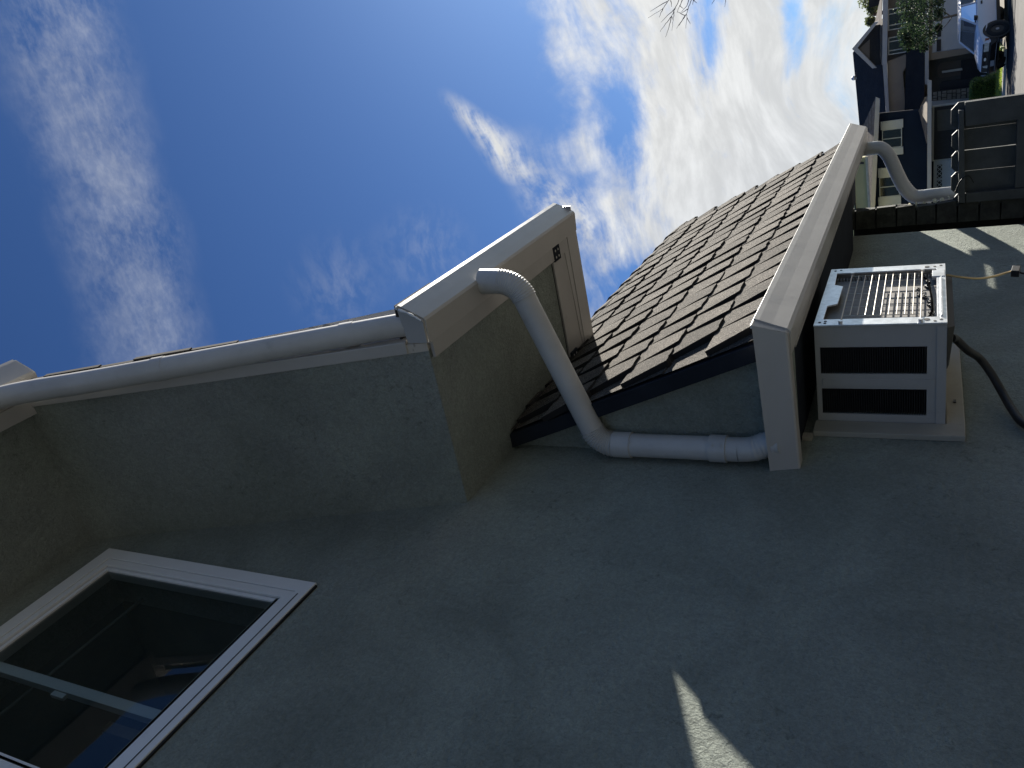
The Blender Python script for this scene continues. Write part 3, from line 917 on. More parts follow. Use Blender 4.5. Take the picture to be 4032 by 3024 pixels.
for (z0, z1, x0, x1) in ((.070, .100, -1.035, -1.003), (.035, .064, -1.050, -.998), (.018, .034, -1.03, -.999), (-.030, -.008, -1.020, -.990), (-.060, -.036, -1.022, -.992), (-.078, -.068, -1.012, -.984)):
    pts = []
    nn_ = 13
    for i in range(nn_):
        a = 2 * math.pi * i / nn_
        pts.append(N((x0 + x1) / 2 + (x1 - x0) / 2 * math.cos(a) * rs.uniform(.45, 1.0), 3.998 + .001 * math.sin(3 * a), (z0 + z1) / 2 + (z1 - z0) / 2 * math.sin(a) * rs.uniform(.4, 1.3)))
    MB().prism(pts, (0, .0015, 0)).obj('gap_light_piece', M_tw, tw)

# raised soffit at the open end of the lower roof
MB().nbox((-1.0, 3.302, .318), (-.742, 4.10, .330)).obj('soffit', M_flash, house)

# ------------------------------------------------------------------ unseen fence, added to cut sky and bounce light on the wall
nb = thing('blocker_fence', (2.6, 0, 1.0), 'unseen board fence added across the yard to dim the light on the wall', 'fence')
M_nb = mat('blocker_board', (.13, .12, .105), rough=.95, var=.2, vscale=6, bump=.4, bscale=30)
bmesh_ = MB().box((0, 0, 0), (.02, .142, 1.80)).mesh('blocker_board', M_nb)
for i in range(110):
    bo = bpy.data.objects.new('blocker_board', bmesh_); C.objects.link(bo); bo.parent = nb
    bo.location = (.0 + rs.uniform(-.004, .004), -9 + i * .147, rs.uniform(.0, .03))
for z_ in (.35, 1.45):
    MB().box((2.625, -9.0, 1.0 + z_), (2.665, 7.2, 1.09 + z_)).obj('blocker_rail', M_nb, nb)

# ------------------------------------------------------------------ gate
YGt = 3.92
gate = thing('gate', N(-.80, YGt, GZ), 'dark painted wooden side gate with dog eared pickets and light in the gaps', 'gate')


def gq(name, pts, th, m_=M_gate, y=YGt, bev=.003):
    """flat board in the gate plane: pts are (a, b) slopes, th thickness away"""
    P = [N(a * y, y, b * y) for a, b in pts]
    return MB().prism(P, (0, th, 0)).obj(name, m_, gate, bevel=bev)


gq('top_rail', [(-.1560, -.0258), (-.2560, -.0278), (-.2570, -.0345), (-.1568, -.0308)], .06)
YS = YGt + .012
gq('stile', [(-.1485, -.0315), (-.1735, -.0325), (-.1725, -.36), (-.1478, -.36)], .03, y=YS)
gq('stile', [(-.2460, -.0350), (-.2568, -.0350), (-.2585, -.36), (-.2450, -.36)], .03, y=YS)
gq('bottom_rail', [(-.1727, -.0795), (-.2452, -.0808), (-.2452, -.1100), (-.1727, -.1090)], .035, y=YS)
YK = YGt + .055


def pick(a0, a1, top, ear, cut=.0048):
    return gq('picket', [(a0, -.34), (a0, top - ear), (a0 - cut, top), (a1 + cut, top), (a1, top - ear), (a1, -.34)], .018, y=YK, bev=.001)


pick(-.1475, -.1762, -.0188, .0066, .0072)
pick(-.1766, -.1982, -.0199, .0048)
pick(-.1990, -.2212, -.0201, .0040)
pick(-.2217, -.2452, -.0201, .0044)
pick(-.2462, -.2600, -.0225, .0040)
MB().tube(smooth_path([N(-.2440 * 3.9, 3.9, -.024 * 3.9), N(-.2300 * 3.9, 3.9, -.030 * 3.9), N(-.2270 * 3.9, 3.9, -.037 * 3.9), N(-.2350 * 3.9, 3.9, -.042 * 3.9)], 6), .003, 6).obj('cord_loop', M_rub, gate)

# ------------------------------------------------------------------ air conditioner
ac = thing('air_conditioner', N(-.87, 2.04, -.036), 'beige window air conditioner jutting from the wall under the lower gutter', 'air conditioner')
ax0, ax1 = -1.02, -.735
y0, y1, z0, z1 = 1.835, 2.240, -.036, .240
F1 = (-.859, -.790); F2 = (-.966, -.898); fz0, fz1 = .003, .229
cs = MB(); th = .006
# near side sheet round two louvre openings
xs = [ax0, F2[0], F2[1], F1[0], F1[1], ax1]
for i in range(5):
    if i in (1, 3):
        cs.nbox((xs[i], y0, z0), (xs[i + 1], y0 + th, fz0)); cs.nbox((xs[i], y0, fz1), (xs[i + 1], y0 + th, z1))
    else: cs.nbox((xs[i], y0, z0), (xs[i + 1], y0 + th, z1))
cs.nbox((ax0, y1 - th, z0), (ax1, y1, z1))
cs.nbox((ax0, y0 + th, z1 - th), (ax1, y1 - th, z1)); cs.nbox((ax0, y0 + th, z0), (ax1, y1 - th, z0 + th))
case = cs.obj('case', M_case, ac); sub(case, ac)
emb = MB(); emb.nbox((-.890, y0 - .0022, -.014), (-.872, y0 - .0001, .226)); emb.nbox((-1.0, y0 - .002, -.036), (-.742, y0 - .0001, -.0155))
emb.obj('pressed_rib', M_case, ac, bevel=.002)
for (xa, xb) in (F1, F2):
    MB().nbox((xa + .0002, y0 + .022, fz0), (xb - .0002, y0 + .026, fz1)).obj('louvre_back', M_slot, ac)
    sl_ = MB(); n = 44; pz = (fz1 - fz0) / n
    for i in range(n):
        za = fz0 + i * pz
        sl_.hexa(Nl([(xa, y0 + .018, za), (xb, y0 + .018, za), (xb, y0 + .018, za + .0008), (xa, y0 + .018, za + .0008), (xa - .001, y0 + .001, za + pz * .75), (xb + .001, y0 + .001, za + pz * .75), (xb + .001, y0 + .001, za + pz * .75 + .0008), (xa - .001, y0 + .001, za + pz * .75 + .0008)]))
    so_ = sl_.obj('louvre_slats', mat('louvre_slat', (.035, .035, .037), rough=.5), ac); so_['kind'] = 'stuff'
# galvanised end frame
gx = ax1; gt = .004
gf = MB()
gf.nbox((gx, 1.829, z0), (gx + gt, 1.866, .2405)); gf.nbox((gx, 2.206, z0), (gx + gt, 2.243, .2405))
gf.nbox((gx, 1.8662, z0), (gx + gt, 2.2058, -.016))
gf.obj('end_frame', M_galv, ac, bevel=.0008)
tp = MB().prism(Nl([(gx, 1.8662, .2405), (gx, 1.8662, .222), (gx, 1.957, .222), (gx, 1.970, .200), (gx, 2.098, .198), (gx, 2.112, .219), (gx, 2.2058, .222), (gx, 2.2058, .2405)]), (gt * K, 0, 0))
tp.obj('end_frame', M_galv, ac, bevel=.0008)
MB().nbox((gx + gt, 1.868, -.027), (gx + gt + .004, 2.13, -.0235)).obj('fold', M_galv, ac)
br = MB().nbox((gx - .004, 2.14, -.034), (gx + gt + .002, 2.187, -.006)); br.obj('bracket', M_galv, ac, bevel=.001)
for (yy, zz_) in ((1.846, .228), (1.853, .216), (1.841, .216), (2.226, .228), (2.230, .214), (1.848, -.024), (1.840, -.012), (2.228, -.026), (2.221, -.012), (2.165, -.018)):
    MB().tube([N(gx + gt + .0002, yy, zz_), N(gx + gt + .0008, yy, zz_)], .0042, 10).obj('screw_hole', M_slot, ac)
for (yy, zz_) in ((1.850, .004), (2.222, .006)):
    MB().tube([N(gx + gt + .0002, yy, zz_), N(gx + gt + .001, yy, zz_)], .0075, 12).obj('screw_hole', M_slot, ac)
# wire guard
wzs = [.182, .165, .149, .132, .115, .099, .083, .066, .049, .033, .0165]
for i, z_ in enumerate(wzs):
    ya, yb2 = (1.838, 2.185) if i in (0, 10) else (1.880, 2.168)
    MB().tube([N(-.7285, ya, z_), N(-.7285, yb2, z_)], .0015 if i not in (0, 10) else .0021, 8).obj('guard_wire', M_wire, ac)
for y_ in (2.172, 2.125, 2.083, 2.036, 1.990, 1.942, 1.884):
    MB().tube([N(-.7308, y_, .184), N(-.7308, y_, .015)], .0013, 8).obj('guard_wire', M_wire, ac)
for y_ in (1.838, 2.185):
    for z_ in (.182, .0165):
        MB().tube([N(-.733, y_, z_), N(-.724, y_, z_)], .006, 10).obj('guard_clip', M_galv, ac)
# fan plate and innards behind the guard
ip = MB(); ip.nbox((-.753, 1.845, -.03), (-.750, 2.19, .236)); ip.obj('coil_plate', mat('coil_plate', (.19, .18, .165), rough=.6, var=.12, vscale=30, grime=.5), ac)
ip = MB()
for i in range(30):
    z_ = .0 + i * .0078
    ip.nbox((-.790, 2.196, z_), (-.745, 2.2045, z_ + .003))
ipo = ip.obj('coil_fins', M_galv, ac); ipo['kind'] = 'stuff'
dn_ = MB()
for i in range(9):
    yy = 1.90 + .03 * i + rs.uniform(-.01, .01); zz_ = -.01 + rs.uniform(0, .03)
    dn_.tube(smooth_path([N(-.749, yy, zz_), N(-.746, yy + .01, zz_ + .008), N(-.749, yy + .02, zz_ + .002)], 3), .004, 6)
dn_.obj('coil_debris', M_black, ac)['kind'] = 'stuff'
MB().tube(smooth_path([N(-.745, 2.19, .02), N(-.745, 2.15, .004), N(-.745, 2.0, -.006), N(-.745, 1.92, -.004), N(-.745, 1.88, .01)], 6), .003, 8).obj('inner_cable', mat('dull_cable', (.008, .008, .008), rough=1.0, spec=.0), ac)
# black drip pan below
MB().hexa(Nl([(-.845, 1.832, -.0365), (-.745, 1.832, -.0365), (-.745, 2.2, -.0365), (-.845, 2.2, -.0365), (-.842, 1.85, -.041), (-.748, 1.85, -.0505), (-.748, 2.2, -.0505), (-.842, 2.2, -.041)])).obj('drip_pan', M_slot, ac)
# cream board behind
bb = thing('mounting_board', N(-.99, 2.04, -.075), 'cream painted board frame on the wall behind the air conditioner', 'board frame')
q = MB()
q.nbox((-.999, 1.776, -.075), (-.985, 1.8325, .246)); q.nbox((-.999, 1.8325, -.075), (-.985, 2.303, -.038)); q.nbox((-.999, 2.2445, -.038), (-.985, 2.303, .246))
q.obj('board', M_board, bb, bevel=.002)
q = MB(); q.nbox((-.9995, 1.752, .2465), (-.988, 1.772, .268)); q.obj('batten', M_board, bb)
MB().nbox((-.984, 1.94, -.060), (-.981, 1.952, -.054)).obj('nail', M_black, bb)

# cord and thin wire
cord = MB().tube(smooth_path(Nl([(-.80, 1.905, -.046), (-.82, 1.945, -.056), (-.85, 1.950, -.080), (-.89, 1.99, -.108), (-.93, 1.985, -.134), (-.965, 1.965, -.154), (-.98, 1.90, -.172), (-.985, 1.84, -.192), (-.985, 1.78, -.24), (-.985, 1.72, -.36), (-.985, 1.70, -.60), (-.985, 1.70, GZ + .01)]), 6), .0118, 14)
tag(cord.obj('power_cord', M_rub, None, smooth=60), 'thick black cord looping down the wall from the air conditioner', 'cord')
tw_ = thing('ground_wire', N(-.735, 2.18, -.04), 'thin brass wire with small black connector hanging beside the air conditioner', 'wire')
c_w = [(-.735, 2.160, -.038), (-.745, 2.163, -.077), (-.755, 2.18, -.110), (-.765, 2.22, -.144), (-.775, 2.282, -.185)]
M_brass = mat('brass_wire', (.55, .42, .22), rough=.3, metal=.7, var=.1)
MB().tube(smooth_path(Nl(c_w), 6), .0034, 8).obj('wire', M_brass, tw_, smooth=60)
MB().hexa([v for v in Nl([(-.785, 2.268, -.184), (-.768, 2.268, -.184), (-.766, 2.305, -.190), (-.783, 2.305, -.190), (-.785, 2.262, -.202), (-.768, 2.262, -.202), (-.766, 2.298, -.208), (-.783, 2.298, -.208)])]).obj('connector', M_black, tw_, bevel=.002)
MB().tube(smooth_path(Nl([(-.777, 2.28, -.203), (-.78, 2.275, -.215), (-.78, 2.27, -.25), (-.79, 2.26, -.40), (-.82, 2.25, GZ + .02)]), 5), .003, 8).obj('lead', M_rub, tw_)

# ------------------------------------------------------------------ far houses
M_tan = mat('tan_stucco', (.26, .215, .17), rough=.9, var=.07, vscale=1.2, bump=.3, bscale=12)
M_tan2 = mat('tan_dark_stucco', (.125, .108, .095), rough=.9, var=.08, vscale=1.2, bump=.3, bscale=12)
M_ffas = mat('far_fascia', (.38, .38, .38), rough=.7, var=.05, vscale=2)
M_droof = mat('dark_far_roof', (.016, .017, .020), rough=.9, var=.25, vscale=2, bump=.5, bscale=8, bdist=.05)
M_navy = mat('navy_siding', (.007, .015, .034), spec=.2, rough=.9, var=.12, vscale=1.5)
M_white = mat('far_white_paint', (.50, .50, .48), rough=.6, var=.05, vscale=2)
M_door = mat('garage_door_paint', (.42, .44, .48), rough=.6, var=.05, vscale=1.5)
M_fdark = mat('far_dark', (.018, .018, .022), rough=.7, var=.15)
M_olive = mat('olive_wall', (.44, .40, .19), rough=.85, var=.06, vscale=1.2)
M_stone = mat('veneer_stone', (.27, .25, .21), rough=.9, var=.2, vscale=3, bump=.4, bscale=15, bdist=.03)
M_mort = mat('mortar', (.06, .055, .05), rough=.95)
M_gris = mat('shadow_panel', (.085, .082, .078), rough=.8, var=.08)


def shake(name, c):
    def ex(t, pos, col):
        x, y, z = t.sep(pos)
        w = t.m('FRACT', t.m('MULTIPLY', z, 5.5))
        c2 = t.mix(t.ss(w, .0, .25), tuple(v * .35 for v in c) + (1,), col)
        return c2
    return mat(name, c, rough=.95, var=.25, vscale=5, extra=ex)


M_shake = shake('cedar_shake', (.20, .165, .13))


def fprism(pts, Yd, th, name, m_, parent, **kw):
    """far panel: polygon of slopes at distance Yd, th thick away from the lens"""
    return MB().prism([F(a, b, Yd) for a, b in pts], (0, th, 0)).obj(name, m_, parent, **kw)


def rect(a0, a1, b0, b1): return [(a0, b0), (a1, b0), (a1, b1), (a0, b1)]


h1 = thing('house', F(-.09, -.052, 50), 'tan two storey house with dark roof, small gable and white garage across the street', 'house')
Y1 = 50.0
# upper roof plane: eave to ridge, closed wedge
e0, e1 = F(-.150, .0450, Y1), F(-.030, .0475, Y1)
w_ = MB().loft([F(-.150, .0445, Y1), F(-.1697, .0710, Y1 + 2.8), F(-.160, .045, Y1 + 9)], [F(-.0965, .0475, Y1), F(-.0797, .0768, Y1 + 2.8), F(-.09, .045, Y1 + 9)])
rf1 = w_.obj('roof', M_droof, h1); sub(rf1, h1)
w_ = MB().loft([F(-.0965, .0475, Y1), F(-.0797, .0768, Y1 + 2.8), F(-.09, .045, Y1 + 9)], [F(-.058, .0475, Y1 + .1), F(-.0545, .0560, Y1 + 1.2), F(-.05, .045, Y1 + 9)])
w_.obj('roof', M_droof, h1)
# small front gable
pk, gl0, gr0 = (-.0757, .0775), (-.0528, .0548), (-.0993, .0575)
th_ = .0036
for (A0, B0) in ((pk, gl0), (pk, gr0)):
    sgn = 1
    fprism([A0, B0, (B0[0], B0[1] + (0)), (B0[0] + (.0022 if B0 is gl0 else -.0) * 0, B0[1] - 0)] if False else [A0, B0, (B0[0] * 1.0, B0[1] - .0042), (A0[0], A0[1] - .0054)], Y1 - .3, .25, 'rake_board', M_ffas, h1)
fprism([(pk[0], pk[1] - .0054), (-.0560, .0560), (-.0560, .0500), (-.0965, .0500), (-.0965, .0560)], Y1 - .02, .3, 'gable_panel', M_droof, h1)
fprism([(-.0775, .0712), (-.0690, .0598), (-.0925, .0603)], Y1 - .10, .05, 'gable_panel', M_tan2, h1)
# dark roof behind, beyond the gable
fprism([(-.0260, .0600), (-.0379, .0597), (-.0372, .0505), (-.0260, .0480)], Y1 + 3, 2.0, 'roof', M_droof, h1)
# cedar hip in front
w_ = MB().loft([F(-.0972, .0478, Y1 - .3), F(-.0968, .0487, Y1 - .25), F(-.0968, .0478, Y1 + .3)], [F(-.0535, .0478, Y1 - .3), F(-.0535, .0545, Y1 + .9), F(-.0535, .0478, Y1 + 1)])
w_.obj('shake_roof', M_shake, h1)
w_ = MB().loft([F(-.0535, .0478, Y1 - .3), F(-.0535, .0545, Y1 + .9), F(-.0535, .0478, Y1 + 1)], [F(-.0240, .0462, Y1 - .3), F(-.0240, .0472, Y1 - .2), F(-.0240, .0462, Y1 + .3)])
w_.obj('shake_roof', M_shake, h1)
fprism([(-.0240, .0462), (-.0975, .0478), (-.0982, .0432), (-.0240, .0412)], Y1 - .55, .22, 'fascia', M_ffas, h1)
fprism([(-.0976, .0473), (-.1490, .0445), (-.1497, .0412), (-.0982, .0432)], Y1 - .5, .22, 'fascia', M_ffas, h1)
# upper wall
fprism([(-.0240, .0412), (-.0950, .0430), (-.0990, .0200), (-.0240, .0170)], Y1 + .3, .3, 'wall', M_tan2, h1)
fprism([(-.0948, .0430), (-.1500, .0412), (-.1490, .0250), (-.1082, .0277), (-.0965, .0205), (-.0830, .0200), (-.0835, .0235), (-.0905, .0238)], Y1 - .15, .3, 'wall', M_tan, h1)
MB().box(tuple(F(-.150, -.055, Y1 + .65)), tuple(F(-.020, .041, Y1 + .65) + Vector((0, 8, 0)))).obj('wall', M_tan, h1)


def fwindow(parent, a0, a1, b0, b1, Yd, mull=(), fr=.0010, mframe=M_white, hor=(), bg=M_fdark):
    f_ = MB()
    F0 = lambda a, b: F(a, b, Yd)
    def bar(x0, x1, z0_, z1_): f_.prism([F0(x0, z0_), F0(x1, z0_), F0(x1, z1_), F0(x0, z1_)], (0, .08, 0))
    lo, hi = min(a0, a1), max(a0, a1); zl, zh = min(b0, b1), max(b0, b1)
    bar(lo, lo + fr, zl, zh); bar(hi - fr, hi, zl, zh); bar(lo + fr, hi - fr, zl, zl + fr); bar(lo + fr, hi - fr, zh - fr, zh)
    for m_ in mull: bar(m_ - fr * .45, m_ + fr * .45, zl + fr, zh - fr)
    fo = f_.obj('window', mframe, parent); sub(fo, parent)
    edges = [lo + fr] + sorted(mull) + [hi - fr]
    for i in range(len(edges) - 1):
        MB().prism([F(edges[i], zl + fr, Yd + .05), F(edges[i + 1], zl + fr, Yd + .05), F(edges[i + 1], zh - fr, Yd + .05), F(edges[i], zh - fr, Yd + .05)], (0, .012, 0)).obj('pane', M_fglass, fo)
    MB().prism([F(lo, zl, Yd + .25), F(hi, zl, Yd + .25), F(hi, zh, Yd + .25), F(lo, zh, Yd + .25)], (0, .01, 0)).obj('blind', bg, fo)
    return fo


M_blind = mat('grey_blind', (.05, .05, .055), rough=.8, var=.2, vscale=9)
fwindow(h1, -.0885, -.0708, .0237, .0418, Y1 + .03, mull=(-.0842, -.0752), bg=M_blind)
fwindow(h1, -.0640, -.0427, .0200, .0418, Y1 + .03, mull=(-.0590, -.0480), bg=M_blind)
fprism(rect(-.0900, -.0710, .0195, .0235), Y1 + .0, .1, 'sill_wall', M_gris, h1)
# skirt roof between the storeys
w_ = MB().loft([F(-.150, .0070, Y1 - 1.2), F(-.152, .0262, Y1 - .2), F(-.152, .0070, Y1)], [F(-.020, .0062, Y1 - 1.2), F(-.020, .0225, Y1 - .2), F(-.020, .0070, Y1)])
w_.obj('roof', M_droof, h1)
fprism([(-.0200, .0072), (-.1238, .0064), (-.1255, .0028), (-.0200, .0036)], Y1 - 1.3, .15, 'fascia', M_ffas, h1)
# satellite-like roof vent
MB().tube([F(-.1065, .0735, Y1 + 2.6), F(-.1065, .0755, Y1 + 2.6)], .05, 8).obj('roof_vent', M_white, h1)
vt = bmesh.new(); bmesh.ops.create_uvsphere(vt, u_segments=12, v_segments=8, radius=.13)
me = bpy.data.meshes.new('roof_vent'); vt.to_mesh(me); vt.free(); me.materials.append(M_galv)
vo = bpy.data.objects.new('roof_vent', me); C.objects.link(vo); vo.parent = h1; vo.location = F(-.1062, .0765, Y1 + 2.6) - wloc(h1)
# garage front
Yg = Y1 - .9
fprism([(-.0200, .0036), (-.1005, .0030), (-.1000, -.0285), (-.0985, -.0560), (-.0950, -.0560), (-.0935, .0000), (-.0200, .0000)], Yg, .2, 'wall', M_tan, h1)
dr = fprism([(-.0200, .0000), (-.0935, .0000), (-.0950, -.0560), (-.0200, -.0560)], Yg + .1, .06, 'garage_door', M_door, h1)
sub(dr, h1)
for k in range(4):
    b0 = -.0005 - k * .0140
    for (a0, a1) in ((-.0400, -.0225), (-.0640, -.0515), (-.0790, -.0660), (-.0930, -.0808)):
        if k == 0: continue
        fprism(rect(a0, a1, b0 - .0125, b0 - .0015), Yg + .08, .03, 'door_panel', M_door, dr)
for (a0, a1) in ((-.0462, -.0300), (-.0635, -.0517), (-.0787, -.0663), (-.0927, -.0813)):
    fprism(rect(a0, a1, -.0082, -.0042), Yg + .045, .02, 'pane', M_fdark, dr)
# porch recess with arch and post
Yr = Y1 + .2
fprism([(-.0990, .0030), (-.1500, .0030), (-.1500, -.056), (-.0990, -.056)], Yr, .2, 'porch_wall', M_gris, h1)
ar = [(-.1050, -.056)] + [(-.1125 + .0075 * math.cos(a), -.0095 + .0045 * math.sin(a)) for a in [math.pi * k / 8 for k in range(0, 9)]][::1] + [(-.1200, -.056)]
fprism(ar, Yr - .05, .04, 'arch_panel', M_tan2, h1)
fprism(rect(-.1265, -.1055, -.056, -.0270), Yr - .1, .04, 'planter', M_fdark, h1)
fprism([(-.1132, -.0094), (-.1152, -.0096), (-.1155, -.0285), (-.1132, -.0280)], Yr - .3, .1, 'post', M_white, h1)
fprism([(-.1235, -.0095), (-.1262, -.0078), (-.1340, -.0078), (-.1348, -.0480), (-.1262, -.0480)], Yr - .2, .08, 'door', mat('navy_door', (.008, .010, .022), rough=.5), h1)
# stone veneer strip built of single stones
Yv = Y1 - 1.0
fprism([(-.1332, .0000), (-.1424, .0000), (-.1460, -.0540), (-.1345, -.0540)], Yv + .06, .2, 'veneer', M_mort, h1)
vp = thing  # placeholder
rs2 = random.Random(5)
b = -.0008; row = 0
while b > -.050:
    hh = rs2.uniform(.0036, .0055)
    u0 = 0.0
    cuts = [0, rs2.uniform(.35, .65), 1] if row % 2 else [0, rs2.uniform(.25, .4), rs2.uniform(.6, .75), 1]
    for i in range(len(cuts) - 1):
        def L_(u, bb2):
            k_ = (-bb2) / .054
            l = -.1332 - .0013 * k_; r = -.1424 - .0036 * k_
            return l + (r - l) * u
        gq_ = .035
        c0, c1 = cuts[i] + gq_, cuts[i + 1] - gq_
        pts = [(L_(c0 + rs2.uniform(0, .04), b), b - rs2.uniform(.0002, .0007)), (L_(c1, b), b - rs2.uniform(.0002, .0007)), (L_(c1 - rs2.uniform(-.02, .04), b - hh), b - hh + .0004), (L_(c0, b - hh), b - hh + rs2.uniform(.0002, .0008))]
        fprism(pts, Yv - rs2.uniform(0, .05), .1, 'stone', M_stone, h1, bevel=.012)
    b -= hh; row += 1
fprism([(-.1424, .0000), (-.1484, .0000), (-.1480, -.056), (-.1460, -.056)], Yv + .02, .15, 'corner_board', M_white, h1)

# navy house
Y2 = 46.0
h2 = thing('house', F(-.20, -.056, 46), 'navy blue house with white shuttered windows and cedar shake porch roof', 'house')
fprism([(-.1474, .0520), (-.1495, -.0010), (-.3400, -.0010), (-.3400, .0620)], Y2, .06, 'wall', M_navy, h2)
MB().box(tuple(F(-.330, -.056, Y2 + .3)), tuple(F(-.175, .050, Y2 + .3) + Vector((0, 7, 0)))).obj('wall', M_navy, h2)
w_ = MB().loft([F(-.1300, .0546, Y2 - .9), F(-.1340, .0560, Y2 - .7), F(-.1340, .0540, Y2 - .2)], [F(-.1640, .0548, Y2 - .9), F(-.1610, .0690, Y2 + .6), F(-.1640, .0540, Y2 + 1)])
w_.obj('shake_roof', M_shake, h2)
w_ = MB().loft([F(-.1640, .0550, Y2 - .9), F(-.1610, .0690, Y2 + .9), F(-.1640, .0540, Y2 + 1)], [F(-.3400, .0640, Y2 - .9), F(-.3300, .0780, Y2 + .9), F(-.3400, .0640, Y2 + 1)])
w_.obj('shake_roof', M_shake, h2)
fprism([(-.1298, .0548), (-.3400, .0668), (-.3400, .0620), (-.1325, .0504)], Y2 - 1.05, .14, 'fascia', M_ffas, h2)
M_shut = mat('white_shutter', (.40, .43, .44), rough=.6, var=.05, vscale=3)
for (a0, a1, g0, g1, zt, zb_2, mid) in ((-.1572, -.1953, -.1662, -.1872, .0500, .0275, -.1766), (-.2086, -.2522, -.2190, -.2420, .0534, .0298, -.2305)):
    fo = fwindow(h2, g0, g1, zb_2 + .0012, zt - .0012, Y2 - .12, mull=(mid,), fr=.0009, mframe=M_shut, bg=M_blind)
    fprism(rect(a0, g0 - .0000, zb_2, zt), Y2 - .15, .12, 'shutter', M_shut, h2)
    fprism(rect(g1, a1, zb_2, zt), Y2 - .15, .12, 'shutter', M_shut, h2)
    for k in range(5):
        x0 = max(g0, g1); x1 = min(g0, g1)
        a = g1 + (g0 - g1) * (k + .5) / 5
    cf = MB()
    nfold = 14
    for side_ in (0, 1):
        aa = (g1, mid) if side_ else (mid, g0)
        for i in range(nfold):
            u0 = aa[0] + (aa[1] - aa[0]) * i / nfold; u1 = aa[0] + (aa[1] - aa[0]) * (i + 1) / nfold
            ya = Y2 + .10 + .05 * (i % 2); yb3 = Y2 + .10 + .05 * ((i + 1) % 2)
            top = zt - .002; bot = zt - .002 - (zt - zb_2) * (.36 if side_ else .46)
            cf.add([F(u0, bot, ya), F(u1, bot, yb3), F(u1, top, yb3), F(u0, top, ya)], [(0, 1, 2, 3)])
    cf.obj('curtain', M_shut, fo)
# porch
w_ = MB().loft([F(-.1365, .0040, Y2 - 1.8), F(-.1372, .0066, Y2 - 1.6), F(-.1372, .0040, Y2)], [F(-.1520, .0040, Y2 - 1.8), F(-.1506, .0124, Y2 - .05), F(-.1510, .0040, Y2 + .2)])
w_.obj('shake_roof', M_shake, h2)
w_ = MB().loft([F(-.1520, .0040, Y2 - 1.8), F(-.1506, .0124, Y2 - .05), F(-.1510, .0040, Y2 + .2)], [F(-.1870, .0036, Y2 - 1.8), F(-.1865, .0044, Y2 - 1.7), F(-.1870, .0036, Y2)])
w_.obj('shake_roof', M_shake, h2)
fprism([(-.1198, .0040), (-.3300, .0028), (-.3300, -.0016), (-.1213, .0001)], Y2 - 2.0, .15, 'fascia', M_ffas, h2)
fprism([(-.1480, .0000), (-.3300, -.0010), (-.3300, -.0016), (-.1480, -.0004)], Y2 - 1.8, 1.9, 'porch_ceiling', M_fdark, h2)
fprism(rect(-.2070, -.1478, -.056, .0005), Y2 + .02, .2, 'wall', M_white, h2)
fprism(rect(-.2056, -.1493, -.056, -.0028), Y2 - .03, .04, 'opening', M_fdark, h2)
fprism([(-.1530, -.0055), (-.1750, -.0060), (-.1750, -.0300), (-.1530, -.0300)], Y2 - .06, .02, 'roller_blind', M_gris, h2)
dr2 = fprism(rect(-.3300, -.2072, -.056, -.0028), Y2 + .05, .1, 'garage_door', M_door, h2); sub(dr2, h2)
for k in range(4):
    a0 = -.2118 - k * .0172; a1 = a0 - .0145
    bk = fprism(rect(a1, a0, -.0112, -.0062), Y2 + .0, .03, 'pane', M_fdark, dr2)
    g_ = MB()
    def br_(x0, z0_, x1, z1_):
        p = F(x0, z0_, Y2 - .03); q_ = F(x1, z1_, Y2 - .03); dd = (q_ - p).normalized(); nn3 = Vector((-dd.z, 0, dd.x)) * .014
        g_.prism([p - nn3, q_ - nn3, q_ + nn3, p + nn3], (0, .02, 0))
    w2_ = a1 - a0
    for j in range(3):
        c0 = a0 + w2_ * (j + .5) / 3
        br_(c0, -.0062, c0 + w2_ / 6, -.0087); br_(c0 + w2_ / 6, -.0087, c0, -.0112); br_(c0, -.0062, c0 - w2_ / 6, -.0087); br_(c0 - w2_ / 6, -.0087, c0, -.0112)
    g_.obj('grille', M_door, dr2)

# pale olive neighbour behind the near gutter
Y3 = 40.0
h3 = thing('house', F(-.25, -.06, Y3), 'pale olive walled house with light trim seen past the end of the lower gutter', 'house')
fprism([(-.1938, .0665), (-.4000, .0600), (-.4000, .1200), (-.1960, .1200)], Y3, .3, 'wall', M_olive, h3)
fprism([(-.1934, .0665), (-.4000, .0598), (-.4000, .0570), (-.1940, .0640)], Y3 - .15, .12, 'trim', mat('olive_trim', (.46, .44, .33), rough=.7), h3)
fprism([(-.2080, .0800), (-.2560, .0772), (-.2560, .0783), (-.2080, .0810)], Y3 - .06, .05, 'corner_gap', M_fdark, h3)
fprism([(-.1990, .0720), (-.2010, .0720), (-.2015, .0680), (-.1995, .0680)], Y3 - .05, .03, 'vent', M_fdark, h3)

# ------------------------------------------------------------------ vegetation
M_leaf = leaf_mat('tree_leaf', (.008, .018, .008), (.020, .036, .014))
M_leafL = leaf_mat('light_leaf', (.07, .09, .04), (.11, .13, .06))
M_hedge = leaf_mat('hedge_leaf', (.05, .10, .018), (.13, .18, .035))
M_bark = mat('bark', (.10, .085, .07), rough=.95, var=.3, vscale=20, bump=.6, bscale=40)
M_twig = mat('twig_bark', (.07, .06, .07), rough=.9, var=.2, vscale=20)


